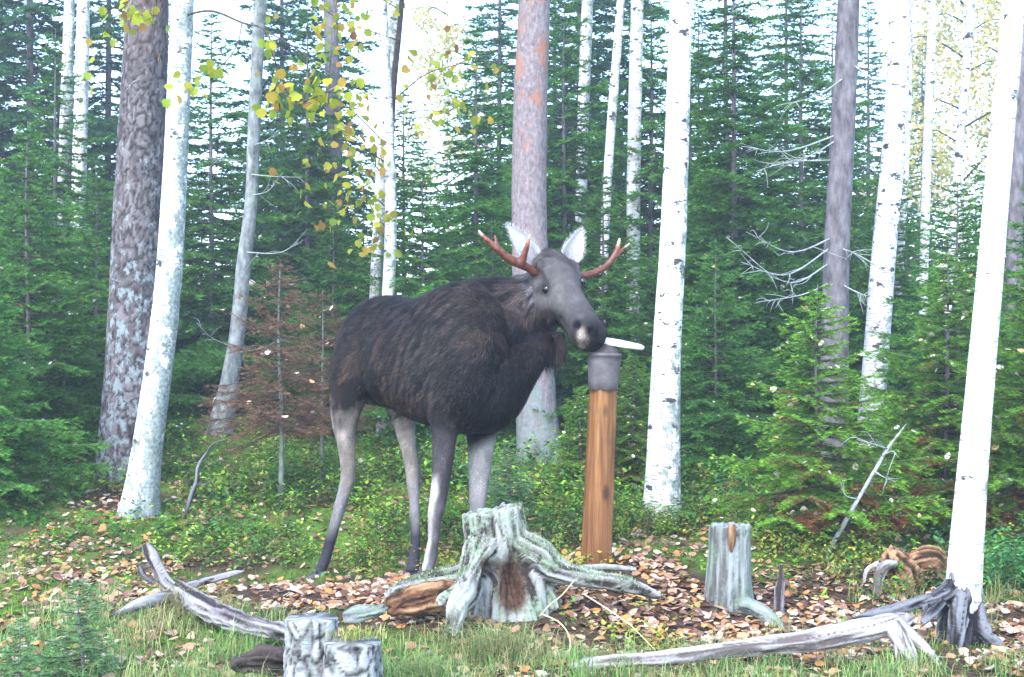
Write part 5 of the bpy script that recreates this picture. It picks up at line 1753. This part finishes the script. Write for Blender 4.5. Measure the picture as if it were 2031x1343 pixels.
# moss and fine green on the floor
x, y = in_view(90000, 4.2, 13, 0.8, 1.15)
keep = rng.uniform(0, 1, len(x)) < np.clip(1.0 - 1.6 * litter(x, y), 0.02, 1)
x, y = x[keep], y[keep]
pos = np.column_stack([x, y, gz(x, y) - 0.004])
pat = fbm(np.column_stack([x, y, 0 * x]) * 1.8, 3, 91)
cc = np.where(pat[:, None] > 0.5, np.array([(0.17, 0.25, 0.03)]), np.array([(0.06, 0.13, 0.02)])) * rng.uniform(0.6, 1.5, (len(x), 1))
V, T, C = blades(pos, rng.uniform(0.015, 0.045, len(x)), 0.0028, rng.uniform(0.2, 0.9, len(x)), cc)
tag(obj('moss', V, T, M['green'], None, False, {'col': C}), 'low green moss and herbs covering the forest floor', 'moss', kind='stuff')

# grass at the front
GR = [(-1.75, 5.2, 0.55, 1500), (-1.1, 4.9, 0.5, 1500), (0.15, 5.2, 0.35, 1300), (-0.1, 5.5, 0.2, 450), (0.85, 4.85, 0.45, 1300), (1.5, 5.05, 0.4, 1000), (2.05, 5.0, 0.4, 700), (-1.45, 6.0, 0.12, 500), (-1.6, 5.7, 0.30, 700), (-2.2, 6.0, 0.6, 900), (1.7, 5.7, 0.5, 350), (2.3, 6.3, 0.5, 400), (0.95, 5.35, 0.35, 500)]
pp, ll, cc2 = [], [], []
for (a, b_, s_, n_) in GR:
    nt = max(4, n_ // 28)
    tx, ty = rng.normal(a, s_, nt), rng.normal(b_, s_ * 0.55, nt)
    ti = rng.integers(0, nt, n_)
    gx_, gy_ = tx[ti] + rng.normal(0, 0.035, n_), ty[ti] + rng.normal(0, 0.035, n_)
    pp.append(np.column_stack([gx_, gy_]))
    ll.append(rng.uniform(0.06, 0.20, n_) * rng.uniform(0.6, 1.2, nt)[ti])
    tone = rng.uniform(0, 1, nt)[ti][:, None]
    green, strawc = np.array([(0.13, 0.29, 0.07)]), np.array([(0.38, 0.34, 0.15)])
    t2 = np.clip(tone * 0.9 + rng.normal(0, 0.2, (n_, 1)) - (0.15 if b_ < 5.3 else -0.1), 0, 1)
    cc2.append((green * (1 - t2) + strawc * t2) * rng.uniform(0.6, 1.4, (n_, 1)))
pp, ll, cc2 = np.concatenate(pp), np.concatenate(ll), np.concatenate(cc2)
ok = pp[:, 1] > 4.2
pp, ll, cc2 = pp[ok], ll[ok], cc2[ok]
V, T, C = blades(np.column_stack([pp, gz(pp[:, 0], pp[:, 1]) - 0.006]), ll, 0.0019, rng.uniform(0.25, 1.45, len(pp)), cc2)
tag(obj('grass', V, T, M['green'], None, False, {'col': C}), 'thin green and straw-coloured grass tufts along the front', 'grass', kind='stuff')

# tufts hanging over the dead branch and the stump mound
def tuft(label, ctr, n, L, cols, spread=0.05, lean=(0.4, 1.1)):
    p = ctr + np.column_stack([rng.normal(0, spread, n), rng.normal(0, spread * 0.6, n), np.zeros(n)])
    c = pick(cols, n)
    V, T, C = blades(p, rng.uniform(L * 0.5, L, n), 0.0018, rng.uniform(*lean, n), c)
    tag(obj('grass_tuft', V, T, M['green'], None, False, {'col': C}), label, 'grass')


STRAW = [(0.40, 0.34, 0.16), (0.30, 0.26, 0.12), (0.20, 0.24, 0.08)]
q = P(355, 1200, 6.0)
q[2] = g1(q[0], q[1]) + 0.02
tuft('pale dry grass tuft drooping over the forked dead branch', q, 170, 0.24, STRAW, 0.05)
q = P(985, 1290, 5.3)
q[2] = g1(q[0], q[1])
tuft('dense half dry grass tussock in front of the big stump', q, 420, 0.26, STRAW + [(0.10, 0.18, 0.05)], 0.10)
q = P(820, 1310, 5.0)
q[2] = g1(q[0], q[1])
tuft('bright green grass tussock right of the sawn birch stump', q, 420, 0.20, [(0.12, 0.24, 0.07), (0.20, 0.30, 0.10), (0.30, 0.30, 0.12)], 0.085)
q = P(705, 1264, 4.68)
n_ = 260
p_ = q + np.column_stack([rng.normal(0, 0.04, n_), rng.normal(0, 0.03, n_), np.zeros(n_)])
V, T, C = blades(p_, rng.uniform(0.02, 0.06, n_), 0.002, rng.uniform(0.4, 1.1, n_), pick([(0.34, 0.36, 0.10), (0.42, 0.40, 0.14), (0.25, 0.30, 0.08)], n_))
o = obj('moss', V, T, M['green'], st3, False, {'col': C})
o['kind'] = 'stuff'
g = Geo()
for pix in ([(1160, 1180, 5.5), (1200, 1205, 5.4), (1250, 1240, 5.3), (1300, 1290, 5.2)], [(1075, 1218, 5.4), (1110, 1235, 5.35), (1130, 1265, 5.3), (1128, 1300, 5.25)], [(1140, 1150, 5.6), (1115, 1180, 5.5), (1090, 1200, 5.45), (1070, 1222, 5.4)]):
    g.add(*tube([P(*p) for p in pix], [0.003, 0.003, 0.0025, 0.0015], 5, 14))
v, f, _ = g.get()
M['straw'] = mat_simple('straw', [(0.3, (0.45, 0.36, 0.18)), (0.7, (0.58, 0.50, 0.28))], (1, 1, 1), 10, bump=0)
st_ = obj('straw_stems', v, f, M['straw'])
tag(st_, 'long arching straw stems leaning against the stump root', 'straw', kind='stuff')


# bilberry and lingonberry shrub layer
def shrubs(name, label, spots, cols, hmul=1.0):
    pos, cs, sz = [], [], []
    g = Geo()
    for (a, b_, sx, sy, n_, hh) in spots:
        ns = n_ // 9
        sx_, sy_ = rng.normal(a, sx, ns), rng.normal(b_, sy, ns)
        kp = fbm(np.column_stack([sx_ * 2.2, sy_ * 2.2, 0 * sx_]), 3, 17) + rng.normal(0, 0.04, ns) > 0.47
        sx_, sy_, ns = sx_[kp], sy_[kp], int(kp.sum())
        zz = gz(sx_, sy_)
        for q in range(ns):
            h = hh * rng.uniform(0.5, 1.15)
            ln = rng.normal(0, 0.3, 2) * h
            top = np.array([sx_[q] + ln[0], sy_[q] + ln[1], zz[q] + h])
            bot = np.array([sx_[q], sy_[q], zz[q] - 0.01])
            w = 0.0022
            g.add(np.array([bot + (w, 0, 0), bot - (w, 0, 0), top]), [(0, 1, 2)])
            t = rng.uniform(0.25, 1.05, 14)[:, None]
            pos.append(bot * (1 - t) + top * t + rng.normal(0, 0.028, (14, 3)))
            c0 = np.asarray(cols[rng.integers(0, len(cols))]) * rng.uniform(0.7, 1.35)
            cs.append(np.clip(c0 * rng.uniform(0.75, 1.3, (14, 1)), 0, 1))
            sz.append(rng.uniform(0.020, 0.038, 14) * (1.5 if b_ > 9 else 1.0))
    pos, cs, sz = np.concatenate(pos), np.concatenate(cs), np.concatenate(sz)
    n = len(pos)
    # small rhombic leaves: two triangles
    a = rng.uniform(0, 6.28, n)
    d = np.column_stack([np.cos(a), np.sin(a), rng.normal(0, 0.4, n)])
    s = np.column_stack([-np.sin(a), np.cos(a), rng.normal(0, 0.4, n)])
    V = np.stack([pos - d * sz[:, None] * 0.5, pos + s * sz[:, None] * 0.3, pos + d * sz[:, None] * 0.5, pos - s * sz[:, None] * 0.3], 1).reshape(-1, 3)
    Q = np.arange(len(V)).reshape(-1, 4)
    v2, f2, _ = g.get()
    V = np.vstack([V, v2])
    o = obj(name, V, [Q] + [f2[0] + n * 4], M['green'], None, False, {'col': np.vstack([np.repeat(cs, 4, 0), np.tile((0.07, 0.06, 0.03), (len(v2), 1))])})
    tag(o, label, 'shrubs', kind='stuff')


GREENS = [(0.07, 0.20, 0.022), (0.12, 0.28, 0.03), (0.22, 0.38, 0.035), (0.045, 0.13, 0.035), (0.26, 0.36, 0.05), (0.08, 0.19, 0.055), (0.05, 0.12, 0.03), (0.14, 0.10, 0.04)]
shrubs('bilberry_shrubs', 'low bilberry shrubs with small green leaves between the trees', [
    (-0.6, 10.2, 1.0, 0.7, 9000, 0.26), (0.5, 9.6, 0.8, 0.6, 8000, 0.24), (-2.2, 9.6, 0.6, 0.5, 1500, 0.14), (-1.6, 8.3, 0.6, 0.25, 2600, 0.11), (1.0, 8.8, 0.4, 0.5, 2500, 0.2),
    (0.45, 8.2, 0.5, 0.35, 3000, 0.2), (1.7, 8.1, 0.6, 0.3, 3500, 0.18), (2.6, 7.3, 0.6, 0.5, 3500, 0.18), (3.2, 7.6, 0.5, 0.6, 2500, 0.25), (-2.9, 9.5, 0.8, 0.6, 1800, 0.14), (-3.0, 7.8, 0.8, 0.6, 1200, 0.08),
    (0.0, 12.5, 3.0, 1.2, 12000, 0.32), (2.5, 10, 1.2, 0.8, 5000, 0.3), (-0.9, 8.9, 0.5, 0.35, 2500, 0.22)], GREENS)
shrubs('lingonberry_shrubs', 'yellow-green and orange low shrubs around stumps and birch feet', [
    (1.1, 7.9, 0.35, 0.25, 1700, 0.14), (0.9, 6.0, 0.28, 0.2, 900, 0.08), (1.12, 6.33, 0.14, 0.07, 700, 0.07), (0.95, 5.75, 0.22, 0.14, 900, 0.06), (1.9, 7.6, 0.5, 0.25, 1500, 0.14), (0.3, 6.7, 0.3, 0.15, 400, 0.08), (-1.0, 8.3, 0.3, 0.2, 700, 0.12), (-0.1, 7.9, 0.4, 0.3, 900, 0.12)],
    [(0.34, 0.36, 0.06), (0.26, 0.32, 0.05), (0.40, 0.26, 0.06), (0.14, 0.22, 0.05)])
shrubs('green_sprig', 'bright green leafy clump at the outer side of the black-footed birch', [(2.95, 6.9, 0.22, 0.2, 1800, 0.30)], [(0.06, 0.22, 0.06), (0.08, 0.26, 0.07), (0.05, 0.16, 0.06)])

# moss on the stump
sV = np.array([v.co for v in stump.children[0].data.vertices])
sN = np.array([v.normal for v in stump.children[0].data.vertices])
idx = np.where((sN[:, 2] > 0.05) & (fbm(sV * 5, 3, 66) > 0.5))[0]
idx = rng.choice(idx, min(len(idx), 3000), replace=False)
V, T, C = blades(sV[idx] + np.array(stump.location), rng.uniform(0.008, 0.022, len(idx)), 0.0022, rng.uniform(0.3, 1.0, len(idx)), pick([(0.20, 0.26, 0.12), (0.30, 0.36, 0.22), (0.14, 0.20, 0.06)], len(idx)))
o = obj('moss', V, T, M['green'], stump, False, {'col': C})
o['kind'] = 'stuff'

# ------------------------------------------------------------------ damp haze between the trees
hz = NT('damp_air')
hz.t.nodes.remove(hz.b)
pv = hz.n('ShaderNodeVolumePrincipled')
pv.inputs['Color'].default_value = (0.86, 0.93, 1.0, 1)
pv.inputs['Density'].default_value = 0.0036
pv.inputs['Anisotropy'].default_value = 0.2
hz.l(pv.outputs[0], hz.t.nodes['Material Output'].inputs['Volume'])
bx = np.array([(a, b_, c_) for c_ in (-2.0, 15.0) for a, b_ in ((-40, -8), (40, -8), (40, 45), (-40, 45))], float)
hzo = obj('haze', bx, np.array([(0, 3, 2, 1), (4, 5, 6, 7), (0, 1, 5, 4), (1, 2, 6, 5), (2, 3, 7, 6), (3, 0, 4, 7)]), hz.m, None, False)
tag(hzo, 'thin damp haze hanging between the trees', 'haze', kind='stuff')
